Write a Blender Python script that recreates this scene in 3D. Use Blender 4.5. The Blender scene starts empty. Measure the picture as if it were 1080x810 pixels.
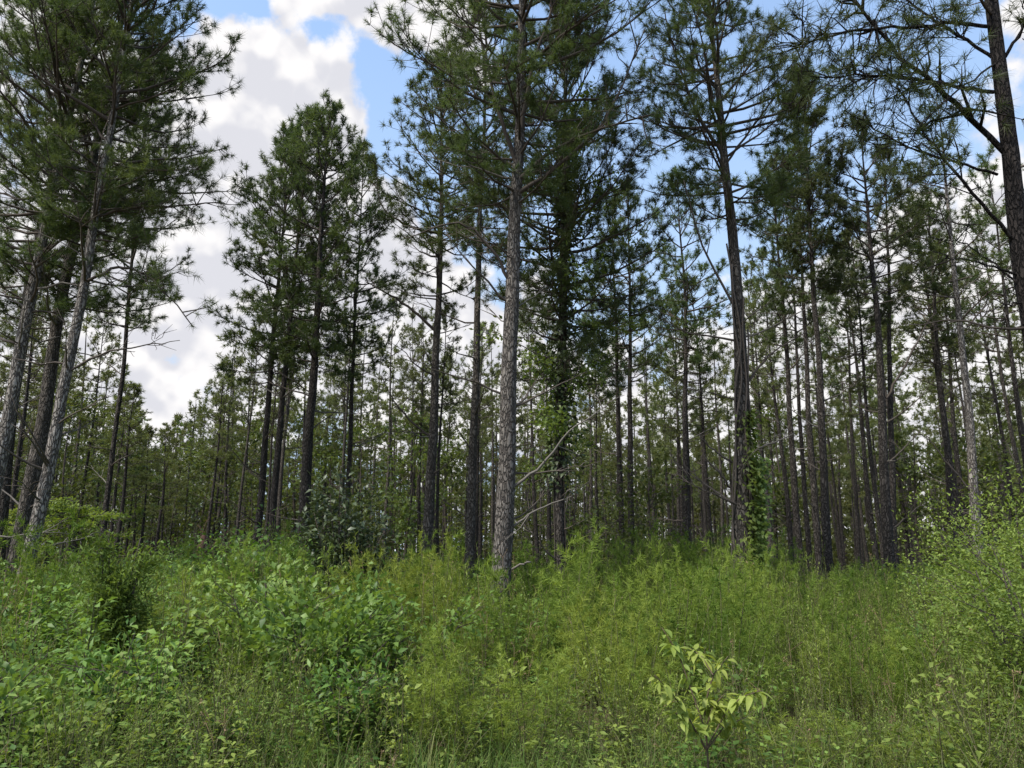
import bpy, math, random
import numpy as np
from mathutils import Vector, Euler
R = math.radians
sc = bpy.context.scene
COL = sc.collection

# ------------------------------------------------------------------ camera, sky, sun, exposure
CAM_Z, PITCH = 1.62, R(12.8)
F = 812.0                                            # focal length in pixels of the 1080 px wide photograph
cam_d = bpy.data.cameras.new('camera')
cam = bpy.data.objects.new('camera', cam_d)
COL.objects.link(cam)
cam.location = (0, 0, CAM_Z)
cam.rotation_euler = (R(90) + PITCH, 0, 0)
cam_d.sensor_width = 36.0
cam_d.lens = 36.0 * F / 1080.0
cam_d.clip_start = 0.05
cam_d.clip_end = 6000
sc.camera = cam

SUN_DIR = Vector((-0.50, -0.36, 0.80)).normalized()  # towards the sun
SUN_EL = math.asin(SUN_DIR.z)
SUN_ROT = math.atan2(SUN_DIR.x, SUN_DIR.y)
sun_d = bpy.data.lights.new('sun', 'SUN')
sun_d.energy = 1.5
sun_d.angle = R(10)
sun_d.color = (1.0, 0.955, 0.88)
sun = bpy.data.objects.new('sun', sun_d)
COL.objects.link(sun)
sun.rotation_euler = (-SUN_DIR).to_track_quat('-Z', 'Y').to_euler()

sc.view_settings.view_transform = 'Standard'
sc.view_settings.look = 'None'
sc.view_settings.gamma = 1
sc.view_settings.use_curve_mapping = False
sc.view_settings.exposure = 1.95
sc.render.engine = 'CYCLES'
sc.cycles.max_bounces = 4
sc.cycles.diffuse_bounces = 2
sc.cycles.transmission_bounces = 3
sc.cycles.transparent_max_bounces = 4
sc.cycles.use_adaptive_sampling = False


def ray(px, py):
    """direction of a photograph pixel (1080 x 810)"""
    x, u = (px - 540) / F, (405 - py) / F
    return np.array([x, math.cos(PITCH) - u * math.sin(PITCH), math.sin(PITCH) + u * math.cos(PITCH)])


def at(px, py, Y):
    d = ray(px, py)
    return np.array([0, 0, CAM_Z]) + d * (Y / d[1])


world = bpy.data.worlds.new('World')
sc.world = world
world.use_nodes = True
world.cycles.sampling_method = 'MANUAL'
world.cycles.sample_map_resolution = 256


def build_sky():
    nt = world.node_tree
    N, L = nt.nodes, nt.links
    N.clear()
    out = N.new('ShaderNodeOutputWorld')
    bg = N.new('ShaderNodeBackground')
    bg.inputs['Strength'].default_value = 0.10
    L.new(bg.outputs[0], out.inputs[0])
    sky = N.new('ShaderNodeTexSky')
    sky.sky_type = 'NISHITA'
    sky.sun_disc = False
    sky.sun_elevation = SUN_EL
    sky.sun_rotation = SUN_ROT
    sky.dust_density = 1.2
    sky.ozone_density = 1.0
    tc = N.new('ShaderNodeTexCoord')
    D = tc.outputs['Generated']

    def math_(op, a, b=None, clamp=False):
        n = N.new('ShaderNodeMath')
        n.operation = op
        n.use_clamp = clamp
        for i, v in enumerate((a, b)):
            if v is None:
                continue
            if isinstance(v, (int, float)):
                n.inputs[i].default_value = v
            else:
                L.new(v, n.inputs[i])
        return n.outputs[0]

    def ramp(v, a, b, c, d, smooth=True):
        n = N.new('ShaderNodeMapRange')
        n.interpolation_type = 'SMOOTHSTEP' if smooth else 'LINEAR'
        L.new(v, n.inputs['Value'])
        for k, x in zip(('From Min', 'From Max', 'To Min', 'To Max'), (a, b, c, d)):
            n.inputs[k].default_value = x
        return n.outputs['Result']

    def fbm(scale, detail, rough, off, vec=D):
        m = N.new('ShaderNodeMapping')
        L.new(vec, m.inputs['Vector'])
        m.inputs['Location'].default_value = off
        n = N.new('ShaderNodeTexNoise')
        n.inputs['Scale'].default_value = scale
        n.inputs['Detail'].default_value = detail
        n.inputs['Roughness'].default_value = rough
        L.new(m.outputs[0], n.inputs['Vector'])
        return n.outputs['Fac']

    def puff(scale, off):
        m = N.new('ShaderNodeMapping')
        L.new(D, m.inputs['Vector'])
        m.inputs['Location'].default_value = off
        n = N.new('ShaderNodeTexVoronoi')
        n.feature = 'F1'
        n.inputs['Scale'].default_value = scale
        n.inputs['Detail'].default_value = 2
        n.inputs['Roughness'].default_value = 0.5
        L.new(m.outputs[0], n.inputs['Vector'])
        return n.outputs['Distance']

    big = fbm(3.0, 6, 0.55, (3.1, 0.7, 1.9))
    fine = fbm(11.0, 5, 0.6, (0.4, 5.0, 2.2))
    pf = puff(15.0, (0.3, 0.1, 0.7))
    lump = math_('SUBTRACT', 0.30, pf)
    dens = math_('ADD', math_('MULTIPLY', math_('SUBTRACT', big, 0.5), 1.3), 0.12)
    dens = math_('ADD', dens, math_('MULTIPLY', math_('SUBTRACT', fine, 0.5), 1.15))
    dens = math_('ADD', dens, math_('MULTIPLY', lump, 0.8))
    dens = math_('ADD', dens, math_('MULTIPLY', math_('SUBTRACT', fbm(38.0, 5, 0.65, (2.0, 3.0, 1.0)), 0.5), 0.75))
    # cloud banks (+) and open sky (-): centre, radius in degrees, weight
    blobs = [(262, 80, 4.5, .55), (300, 110, 4.5, .5), (345, 105, 3.0, .3), (335, 120, 3.6, .35), (250, 170, 7.0, .5), (340, 190, 6.0, .4), (215, 260, 8.0, .4), (190, 330, 9, .4), (300, 280, 9, .4), (400, 260, 6, .3), (90, 380, 8, .3),
             (385, -5, 8.0, .6), (330, -8, 3.0, .4), (415, 22, 3.0, .35), (255, -25, 4.0, .3), (435, 40, 4.5, .35), (560, 150, 9, .10),
             (396, 82, 3.0, -.55), (362, 62, 2.4, -.5), (300, 40, 2.4, -.65), (330, 52, 2.0, -.4), (350, 150, 4, .35), (268, 10, 2.4, -.35), (205, 8, 3.6, -.8), (205, 385, 3.2, -.75), (180, 400, 2.4, -.55), (150, 440, 3.0, .25),
             (410, 125, 3.5, -.55), (450, 170, 4, -.3), (205, 150, 2.4, -.3),
             (690, 230, 11, -.5), (820, 60, 9, -.7), (900, 130, 8, -.4), (520, 250, 5, -.2), (760, 300, 8, -.25),
             (970, 10, 6, .5), (1060, 60, 6, .5), (1010, 290, 8, .4), (460, 340, 8, .5), (620, 400, 14, .35), (830, 430, 14, .45),
             (1000, 430, 12, .45), (40, 200, 14, .45), (50, 60, 9, .45), (150, 480, 7, .35)]
    for px, py, rad, w in blobs:
        d = ray(px, py)
        d = d / np.linalg.norm(d)
        vm = N.new('ShaderNodeVectorMath')
        vm.operation = 'DOT_PRODUCT'
        L.new(D, vm.inputs[0])
        vm.inputs[1].default_value = tuple(d)
        dens = math_('ADD', dens, ramp(vm.outputs['Value'], math.cos(R(rad * 1.55)), math.cos(R(rad * .15)), 0.0, w))
    sep = N.new('ShaderNodeSeparateXYZ')
    L.new(D, sep.inputs[0])
    dens = math_('ADD', dens, ramp(sep.outputs['Z'], math.sin(R(13)), math.sin(R(27)), 0.42, 0.0))   # cloud banks thicken low in the sky
    cover = ramp(dens, 0.02, 0.42, 0.0, 1.0)
    # thick cloud is white at its lit billows and greyer in its depth
    pf2 = puff(15.0, (0.3 - .006, 0.1 - .004, 0.7 + .022))
    soft = fbm(5.5, 5, 0.6, (7, 2, 4))
    soft2 = fbm(5.5, 5, 0.6, (7 - .010, 2 - .006, 4 + .035))
    lit = math_('ADD', math_('MULTIPLY', math_('SUBTRACT', pf2, pf), 2.6), math_('MULTIPLY', math_('SUBTRACT', soft, soft2), 2.4))
    shade = math_('SUBTRACT', math_('MULTIPLY', fbm(2.3, 3, 0.55, (1, 8, 3)), 2.4), lit)
    shade_f = ramp(shade, 0.40, 1.85, 0.0, 1.0)
    ccol = N.new('ShaderNodeMix')
    ccol.data_type = 'RGBA'
    L.new(shade_f, ccol.inputs[0])
    ccol.inputs[6].default_value = (2.66, 2.61, 2.61, 1)
    ccol.inputs[7].default_value = (1.98, 1.99, 2.14, 1)
    veil = N.new('ShaderNodeMix')                    # thin high haze over the blue
    veil.data_type = 'RGBA'
    veil.inputs[0].default_value = 0.30
    gain = N.new('ShaderNodeMix')
    gain.data_type = 'RGBA'
    gain.blend_type = 'MULTIPLY'
    gain.inputs[0].default_value = 1.0
    L.new(sky.outputs[0], gain.inputs[6])
    gain.inputs[7].default_value = (0.84, 0.90, 0.92, 1)
    L.new(gain.outputs[2], veil.inputs[6])
    veil.inputs[7].default_value = (1.45, 1.85, 2.45, 1)
    L.new(ramp(sep.outputs['Z'], math.sin(R(8)), math.sin(R(42)), 0.92, 0.26), veil.inputs[0])
    mix = N.new('ShaderNodeMix')
    mix.data_type = 'RGBA'
    L.new(cover, mix.inputs[0])
    L.new(veil.outputs[2], mix.inputs[6])
    L.new(ccol.outputs[2], mix.inputs[7])
    L.new(mix.outputs[2], bg.inputs['Color'])


build_sky()

# ------------------------------------------------------------------ helpers
def tag(o, label=None, cat=None, group=None, kind=None):
    for k, v in (('label', label), ('category', cat), ('group', group), ('kind', kind)):
        if v:
            o[k] = v
    return o


class Geo:
    """collects triangles and quads with a per-vertex tint and a material index"""
    def __init__(s):
        s.v, s.t, s.q, s.tint, s.tm, s.qm, s.n = [], [], [], [], [], [], 0

    def add(s, v, tris=None, quads=None, tint=0.5, mat=0):
        v = np.asarray(v, float).reshape(-1, 3)
        s.v.append(v)
        s.tint.append(np.broadcast_to(np.asarray(tint, float), (len(v),)))
        if tris is not None and len(tris):
            s.t.append(np.asarray(tris, np.int64) + s.n)
            s.tm.append(np.full(len(tris), mat, np.int32))
        if quads is not None and len(quads):
            s.q.append(np.asarray(quads, np.int64) + s.n)
            s.qm.append(np.full(len(quads), mat, np.int32))
        s.n += len(v)

    def arrays(s):
        v = np.concatenate(s.v) if s.v else np.zeros((0, 3))
        t = np.concatenate(s.t) if s.t else np.zeros((0, 3), np.int64)
        q = np.concatenate(s.q) if s.q else np.zeros((0, 4), np.int64)
        tint = np.concatenate(s.tint) if s.tint else np.zeros(0)
        tm = np.concatenate(s.tm) if s.tm else np.zeros(0, np.int32)
        qm = np.concatenate(s.qm) if s.qm else np.zeros(0, np.int32)
        return v, t, q, tint, tm, qm

    def mesh(s, name, mats, smooth=False):
        v, t, q, tint, tm, qm = s.arrays()
        me = bpy.data.meshes.new(name)
        me.vertices.add(len(v))
        me.vertices.foreach_set('co', v.astype(np.float32).ravel())
        nl = 3 * len(t) + 4 * len(q)
        me.loops.add(nl)
        me.loops.foreach_set('vertex_index', np.concatenate([t.ravel(), q.ravel()]).astype(np.int32))
        me.polygons.add(len(t) + len(q))
        st = np.concatenate([np.arange(len(t)) * 3, 3 * len(t) + np.arange(len(q)) * 4]).astype(np.int32)
        me.polygons.foreach_set('loop_start', st)
        me.polygons.foreach_set('material_index', np.concatenate([tm, qm]).astype(np.int32))
        for m in mats:
            me.materials.append(m)
        at_ = me.attributes.new('tint', 'FLOAT', 'POINT')
        at_.data.foreach_set('value', tint.astype(np.float32))
        if smooth:
            me.polygons.foreach_set('use_smooth', np.ones(len(t) + len(q), bool))
        me.update(calc_edges=True)
        return me


def obj(name, me, parent=None):
    o = bpy.data.objects.new(name, me)
    COL.objects.link(o)
    o.parent = parent
    return o


def root_at(name, loc):
    o = bpy.data.objects.new(name, None)
    o.empty_display_size = 0.3
    COL.objects.link(o)
    o.location = loc
    return o


def tube(geo, pts, rad, sides=6, tint=0.5, mat=0, rough=0.0, rng=None, cap=True):
    pts = np.asarray(pts, float)
    rad = np.broadcast_to(np.asarray(rad, float), (len(pts),))
    tan = np.gradient(pts, axis=0)
    tan /= np.linalg.norm(tan, axis=1, keepdims=True) + 1e-9
    ref = np.array([0., 0, 1]) if abs(tan[:, 2].mean()) < .8 else np.array([1., 0, 0])
    a = np.cross(tan, ref)
    a /= np.linalg.norm(a, axis=1, keepdims=True) + 1e-9
    b = np.cross(tan, a)
    th = np.arange(sides) * 2 * math.pi / sides
    r = rad[:, None] * np.ones((1, sides))
    if rough and rng is not None:
        r = r * (1 + rng.normal(0, rough, r.shape))
    v = pts[:, None, :] + r[..., None] * (a[:, None, :] * np.cos(th)[None, :, None] + b[:, None, :] * np.sin(th)[None, :, None])
    n = len(pts)
    i = np.arange(n - 1)[:, None] * sides
    j = np.arange(sides)[None, :]
    jn = (j + 1) % sides
    q = np.stack([i + j, i + jn, i + sides + jn, i + sides + j], -1).reshape(-1, 4)
    tr = []
    if cap:
        e = (n - 1) * sides
        tr = [[e, e + k, e + k + 1] for k in range(1, sides - 1)]
    geo.add(v.reshape(-1, 3), tr, q, tint, mat)


def basis(d):
    d = d / (np.linalg.norm(d, axis=-1, keepdims=True) + 1e-9)
    ref = np.where(np.abs(d[..., 2:3]) < .9, np.array([0., 0, 1]), np.array([1., 0, 0]))
    a = np.cross(d, ref)
    a /= np.linalg.norm(a, axis=-1, keepdims=True) + 1e-9
    return d, a, np.cross(d, a)


def needles(geo, pos, dr, n, length, width, rng, tint, mat=0, lo=10, hi=105, back=0.10):
    """bottle-brush tufts of needles: pos, dr (k,3)"""
    k = len(pos)
    if not k:
        return
    d, a, b = basis(np.asarray(dr, float))
    ph = rng.uniform(0, 2 * math.pi, (k, n))
    al = np.radians(rng.uniform(lo, hi, (k, n)))
    off = rng.uniform(-back, 0.02, (k, n))
    side = a[:, None] * np.cos(ph)[..., None] + b[:, None] * np.sin(ph)[..., None]
    nd = d[:, None] * np.cos(al)[..., None] + side * np.sin(al)[..., None]
    L = length * rng.uniform(.65, 1.15, (k, n)) * rng.uniform(.62, 1.25, (k, 1))
    base = np.asarray(pos)[:, None] + d[:, None] * off[..., None]
    tip = base + nd * L[..., None]
    tip[..., 2] -= 0.10 * L
    w = np.cross(nd, rng.normal(0, 1, nd.shape))
    w /= np.linalg.norm(w, axis=-1, keepdims=True) + 1e-9
    w = w * width * .5
    v = np.stack([base - w, base + w, tip], 2).reshape(-1, 3)
    t = np.arange(k * n * 3).reshape(-1, 3)
    tn = np.clip(np.repeat(np.asarray(tint), n * 3) + np.repeat(rng.normal(0, .07, k * n), 3), 0, 1)
    geo.add(v, t, None, tn, mat)


def leaves(geo, pos, dr, nrm, length, width, tint, mat=0, fold=0.16, droop=0.15):
    """leaf blades, four triangles each, folded along the midrib and curved"""
    pos, d = np.asarray(pos, float), np.asarray(dr, float)
    k = len(pos)
    if not k:
        return
    d = d / (np.linalg.norm(d, axis=1, keepdims=True) + 1e-9)
    nrm = np.asarray(nrm, float)
    s = np.cross(d, nrm)
    s /= np.linalg.norm(s, axis=1, keepdims=True) + 1e-9
    u = np.cross(s, d)
    L = np.broadcast_to(np.asarray(length, float), (k,))[:, None]
    W = np.broadcast_to(np.asarray(width, float), (k,))[:, None]
    mid = pos + d * L * .48 + u * L * .03
    tip = pos + d * L - u * L * droop
    l1 = pos + d * L * .42 - s * W * .5 + u * W * fold
    r1 = pos + d * L * .42 + s * W * .5 + u * W * fold
    v = np.stack([pos, l1, mid, r1, tip], 1).reshape(-1, 3)
    i = np.arange(k)[:, None] * 5
    t = np.stack([i + np.array([0, 2, 1]), i + np.array([0, 3, 2]), i + np.array([1, 2, 4]), i + np.array([2, 3, 4])], 1).reshape(-1, 3)
    geo.add(v, t, None, np.repeat(np.broadcast_to(np.asarray(tint, float), (k,)), 5), mat)


# ------------------------------------------------------------------ materials
def leaf_mat(name, c0, c1, rough=0.5, trans=0.35, spec=0.35, bright=0.25):
    m = bpy.data.materials.new(name)
    m.use_nodes = True
    N, L = m.node_tree.nodes, m.node_tree.links
    N.clear()
    out = N.new('ShaderNodeOutputMaterial')
    at_ = N.new('ShaderNodeAttribute')
    at_.attribute_name = 'tint'
    oi = N.new('ShaderNodeObjectInfo')
    mx = N.new('ShaderNodeMix')
    mx.data_type = 'RGBA'
    L.new(at_.outputs['Fac'], mx.inputs[0])
    mx.inputs[6].default_value = (*c0, 1)
    mx.inputs[7].default_value = (*c1, 1)
    hs = N.new('ShaderNodeHueSaturation')
    mr = N.new('ShaderNodeMapRange')
    L.new(oi.outputs['Random'], mr.inputs['Value'])
    mr.inputs['To Min'].default_value = 1 - bright
    mr.inputs['To Max'].default_value = 1 + bright
    mh = N.new('ShaderNodeMapRange')
    L.new(oi.outputs['Random'], mh.inputs['Value'])
    mh.inputs['To Min'].default_value = 0.485
    mh.inputs['To Max'].default_value = 0.512
    L.new(mh.outputs[0], hs.inputs['Hue'])
    L.new(mr.outputs[0], hs.inputs['Value'])
    L.new(mx.outputs[2], hs.inputs['Color'])
    p = N.new('ShaderNodeBsdfPrincipled')
    p.inputs['Roughness'].default_value = rough
    p.inputs['Specular IOR Level'].default_value = spec
    L.new(hs.outputs[0], p.inputs['Base Color'])
    tr = N.new('ShaderNodeBsdfTranslucent')
    tg = N.new('ShaderNodeMix')
    tg.data_type = 'RGBA'
    tg.blend_type = 'MULTIPLY'
    tg.inputs[0].default_value = 1
    L.new(hs.outputs[0], tg.inputs[6])
    tg.inputs[7].default_value = (1.35, 1.3, .7, 1)
    L.new(tg.outputs[2], tr.inputs['Color'])
    ms = N.new('ShaderNodeMixShader')
    ms.inputs[0].default_value = trans
    L.new(p.outputs[0], ms.inputs[1])
    L.new(tr.outputs[0], ms.inputs[2])
    L.new(ms.outputs[0], out.inputs[0])
    return m


def bark_mat(name, plate, mid, crack, scale=19.0, zs=0.34, bump=1.0):
    m = bpy.data.materials.new(name)
    m.use_nodes = True
    N, L = m.node_tree.nodes, m.node_tree.links
    p = N['Principled BSDF']
    p.inputs['Roughness'].default_value = 0.92
    p.inputs['Specular IOR Level'].default_value = 0.15
    tc = N.new('ShaderNodeTexCoord')
    mp = N.new('ShaderNodeMapping')
    mp.inputs['Scale'].default_value = (1, 1, zs)
    L.new(tc.outputs['Object'], mp.inputs['Vector'])
    wob = N.new('ShaderNodeTexNoise')
    wob.inputs['Scale'].default_value = 7
    wob.inputs['Detail'].default_value = 3
    L.new(mp.outputs[0], wob.inputs['Vector'])
    addv = N.new('ShaderNodeMix')
    addv.data_type = 'RGBA'
    addv.blend_type = 'ADD'
    addv.inputs[0].default_value = 0.22
    L.new(mp.outputs[0], addv.inputs[6])
    L.new(wob.outputs['Color'], addv.inputs[7])
    vo = N.new('ShaderNodeTexVoronoi')
    vo.feature = 'DISTANCE_TO_EDGE'
    vo.inputs['Scale'].default_value = scale
    L.new(addv.outputs[2], vo.inputs['Vector'])
    rp = N.new('ShaderNodeMapRange')
    L.new(vo.outputs['Distance'], rp.inputs['Value'])
    rp.inputs['From Max'].default_value = 0.22
    no = N.new('ShaderNodeTexNoise')
    no.inputs['Scale'].default_value = 3.2
    no.inputs['Detail'].default_value = 8
    no.inputs['Roughness'].default_value = .7
    L.new(tc.outputs['Object'], no.inputs['Vector'])
    nr = N.new('ShaderNodeMapRange')
    L.new(no.outputs['Fac'], nr.inputs['Value'])
    nr.inputs['From Min'].default_value = .36
    nr.inputs['From Max'].default_value = .64
    c1 = N.new('ShaderNodeMix')
    c1.data_type = 'RGBA'
    L.new(nr.outputs[0], c1.inputs[0])
    c1.inputs[6].default_value = (*mid, 1)
    c1.inputs[7].default_value = (*plate, 1)
    c2 = N.new('ShaderNodeMix')
    c2.data_type = 'RGBA'
    L.new(rp.outputs[0], c2.inputs[0])
    c2.inputs[6].default_value = (*crack, 1)
    L.new(c1.outputs[2], c2.inputs[7])
    L.new(c2.outputs[2], p.inputs['Base Color'])
    hh = N.new('ShaderNodeMath')
    hh.operation = 'ADD'
    L.new(rp.outputs[0], hh.inputs[0])
    L.new(no.outputs['Fac'], hh.inputs[1])
    bp = N.new('ShaderNodeBump')
    bp.inputs['Strength'].default_value = bump
    bp.inputs['Distance'].default_value = 0.03
    L.new(hh.outputs[0], bp.inputs['Height'])
    L.new(bp.outputs[0], p.inputs['Normal'])
    return m


def wood_mat(name, a, b, scale=14):
    m = bpy.data.materials.new(name)
    m.use_nodes = True
    N, L = m.node_tree.nodes, m.node_tree.links
    p = N['Principled BSDF']
    p.inputs['Roughness'].default_value = 0.9
    p.inputs['Specular IOR Level'].default_value = 0.15
    tc = N.new('ShaderNodeTexCoord')
    no = N.new('ShaderNodeTexNoise')
    no.inputs['Scale'].default_value = scale
    no.inputs['Detail'].default_value = 5
    L.new(tc.outputs['Object'], no.inputs['Vector'])
    mx = N.new('ShaderNodeMix')
    mx.data_type = 'RGBA'
    L.new(no.outputs['Fac'], mx.inputs[0])
    mx.inputs[6].default_value = (*a, 1)
    mx.inputs[7].default_value = (*b, 1)
    L.new(mx.outputs[2], p.inputs['Base Color'])
    return m


M = {
    'needle': leaf_mat('pine_needle', (.046, .073, .026), (.112, .146, .048), .5, .42, .25, .16),
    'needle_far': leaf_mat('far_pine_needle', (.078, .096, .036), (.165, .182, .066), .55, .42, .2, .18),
    'needle_dark': leaf_mat('dark_pine_needle', (.038, .054, .020), (.090, .110, .036), .5, .38, .25, .1),
    'hard': leaf_mat('hardwood_leaf', (.058, .088, .024), (.120, .150, .042), .5, .40, .25, .2),
    'holly': leaf_mat('evergreen_leaf', (.034, .056, .022), (.088, .116, .050), .42, .15, .4, .05),
    'broad': leaf_mat('broad_leaf', (.048, .105, .018), (.215, .320, .066), .48, .36, .26, .0),
    'feather': leaf_mat('feathery_leaf', (.080, .132, .020), (.240, .302, .056), .6, .40, .12, .0),
    'weed': leaf_mat('weed_leaf', (.066, .115, .020), (.240, .305, .064), .55, .38, .22, .0),
    'grass': leaf_mat('grass_blade', (.080, .140, .026), (.250, .265, .090), .6, .35, .2, .0),
    'straw': leaf_mat('dead_leaf', (.150, .105, .060), (.300, .230, .130), .7, .25, .1, .0),
    'lime': leaf_mat('lime_leaf', (.140, .205, .034), (.330, .385, .090), .5, .42, .25, .0),
    'fan': leaf_mat('fan_leaf', (.105, .165, .028), (.225, .285, .058), .5, .45, .2, .0),
    'cedar': leaf_mat('cedar_leaf', (.055, .098, .020), (.150, .210, .040), .6, .3, .15, .0),
    'vine': leaf_mat('vine_leaf', (.075, .125, .026), (.180, .235, .055), .45, .42, .3, .0),
    'bark': bark_mat('pine_bark', (.152, .132, .112), (.092, .079, .066), (.040, .034, .028)),
    'bark_grey': bark_mat('grey_pine_bark', (.205, .184, .160), (.122, .107, .092), (.052, .044, .038)),
    'bark_shaded': bark_mat('shaded_pine_bark', (.046, .038, .034), (.030, .025, .022), (.014, .012, .011)),  # shade on the right edge pine, put into its bark colour
    'bark_pale': bark_mat('pale_pine_bark', (.340, .308, .268), (.200, .178, .152), (.060, .050, .044)),
    'bark_dark': bark_mat('dark_pine_bark', (.094, .081, .070), (.059, .051, .044), (.024, .020, .017)),
    'twig': wood_mat('twig_wood', (.045, .036, .030), (.095, .078, .064)),
    'dead': wood_mat('dead_wood', (.095, .084, .072), (.185, .166, .144)),
    'deadbrown': wood_mat('brown_dead_wood', (.060, .048, .040), (.125, .104, .086)),
    'stem': wood_mat('plant_stem', (.075, .085, .035), (.150, .130, .070)),
    'rust': wood_mat('rusty_wood', (.060, .034, .027), (.120, .066, .050), 6),
    'berry': wood_mat('brown_stalk', (.060, .045, .030), (.120, .085, .055), 40),
}


# ------------------------------------------------------------------ ground
def hill(x, y):
    return 0.12 * np.sin(x * .21 + 1.3) * np.cos(y * .17) + 0.08 * np.sin(x * .53 + y * .31)


def build_ground():
    g = Geo()
    e = np.concatenate([np.linspace(0, 40, 41), np.geomspace(44, 3000, 30)])
    e = np.concatenate([-e[:0:-1], e])
    X, Y = np.meshgrid(e, e)
    far = np.clip((np.hypot(X, Y) - 60) / 100, 0, 1)
    Z = hill(X, Y) * (1 - far)
    n = len(e)
    i = np.arange(n - 1)[:, None] * n + np.arange(n - 1)[None, :]
    q = np.stack([i, i + 1, i + n + 1, i + n], -1).reshape(-1, 4)
    g.add(np.stack([X, Y, Z], -1).reshape(-1, 3), None, q)
    m = bpy.data.materials.new('forest_floor')
    m.use_nodes = True
    N, L = m.node_tree.nodes, m.node_tree.links
    p = N['Principled BSDF']
    p.inputs['Roughness'].default_value = .95
    p.inputs['Specular IOR Level'].default_value = .1
    tc = N.new('ShaderNodeTexCoord')
    no = N.new('ShaderNodeTexNoise')
    no.inputs['Scale'].default_value = 1.4
    no.inputs['Detail'].default_value = 9
    no.inputs['Roughness'].default_value = .68
    L.new(tc.outputs['Object'], no.inputs['Vector'])
    cr = N.new('ShaderNodeValToRGB')
    cr.color_ramp.elements[0].position = .36
    cr.color_ramp.elements[0].color = (.045, .050, .020, 1)
    cr.color_ramp.elements[1].position = .62
    cr.color_ramp.elements[1].color = (.150, .105, .062, 1)
    L.new(no.outputs['Fac'], cr.inputs[0])
    L.new(cr.outputs[0], p.inputs['Base Color'])
    bp = N.new('ShaderNodeBump')
    bp.inputs['Distance'].default_value = .06
    L.new(no.outputs['Fac'], bp.inputs['Height'])
    L.new(bp.outputs[0], p.inputs['Normal'])
    o = obj('ground', g.mesh('ground', [m], True))
    tag(o, 'forest floor of brown needle litter under the pines', None, None, 'structure')


build_ground()

# ------------------------------------------------------------------ pines
UP = np.array([0., 0, 1.])


def rot_az(az, el):
    return np.array([math.cos(az) * math.cos(el), math.sin(az) * math.cos(el), math.sin(el)])


def make_crown(rng, axis, H, base, rad, nn, length, width, density=1.0, tufts_at_base=.25, shape=1.0, mats=('needle', 'twig'), twigs=True, tint0=.45):
    """live crown: limbs in loose whorls, side shoots, needle tufts. axis(z) gives the trunk centre"""
    g = Geo()
    P, Dr, T = [], [], []
    z = base
    step = .42 / density
    while z < H - .15:
        f = (z - base) / (H - base)
        prof = (min(1, .45 + f * 2.2) * (1 - f ** 2.2) ** .75)
        nl = rng.integers(2, 4) if density >= .8 else rng.integers(1, 3)
        a0 = rng.uniform(0, 2 * math.pi)
        for k in range(nl):
            L = rad * prof * rng.uniform(.55, 1.12) + .25
            az = a0 + k * 2 * math.pi / nl + rng.normal(0, .35)
            el = R(2 + 50 * f ** 1.1 + rng.normal(0, 12))
            zz = z + rng.uniform(-.2, .2)
            n = 6
            p = axis(zz).copy()
            pts = [p]
            d = None
            for s in range(n - 1):
                e = el + R(26) * (s / (n - 1)) + rng.normal(0, .08)
                az += rng.normal(0, .10)
                d = rot_az(az, e)
                p = p + d * L / (n - 1)
                pts.append(p)
            pts = np.array(pts)
            if twigs:
                tube(g, pts, np.linspace(.012 + .011 * L, .006, n), 4, .5, 1, cap=False)
            clump = rng.normal(0, .14)
            P.append(pts[-1]); Dr.append(d); T.append(tint0 + clump + rng.normal(0, .1))
            m = int(3 + L * 3.0 * density)
            for s in range(m):
                t = rng.uniform(tufts_at_base, .97)
                i = t * (n - 1)
                i0 = min(int(i), n - 2)
                q = pts[i0] + (pts[i0 + 1] - pts[i0]) * (i - i0)
                a2 = az + rng.choice([-1, 1]) * R(rng.uniform(25, 70))
                l2 = max(.25, L * rng.uniform(.18, .42) * (1.15 - .6 * t))
                e2 = el + R(rng.uniform(-15, 55))
                d2 = rot_az(a2, e2)
                q2 = q + d2 * l2
                if twigs:
                    tube(g, [q, (q + q2) / 2 + [0, 0, -.02], q2], [.010, .007, .005], 3, .5, 1, cap=False)
                tt = tint0 + clump + rng.normal(0, .1)
                P.append(q2); Dr.append(d2 + UP * .35); T.append(tt)
                for w in range(rng.integers(1, 3)):
                    u = rng.uniform(.35, .9)
                    d3 = rot_az(a2 + rng.choice([-1, 1]) * R(rng.uniform(20, 70)), e2 + R(rng.uniform(-25, 50)))
                    q3 = q + d2 * l2 * u
                    q4 = q3 + d3 * rng.uniform(.12, .3)
                    if twigs:
                        tube(g, [q3, q4], [.006, .004], 3, .5, 1, cap=False)
                    P.append(q4); Dr.append(d3 + UP * .35); T.append(tt + rng.normal(0, .06))
        z += step * rng.uniform(.6, 1.4)
    P.append(axis(H)); Dr.append(UP); T.append(.6)
    needles(g, np.array(P), np.array(Dr), nn, length, width, rng, np.clip(np.array(T), 0, 1), 0)
    return g


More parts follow.
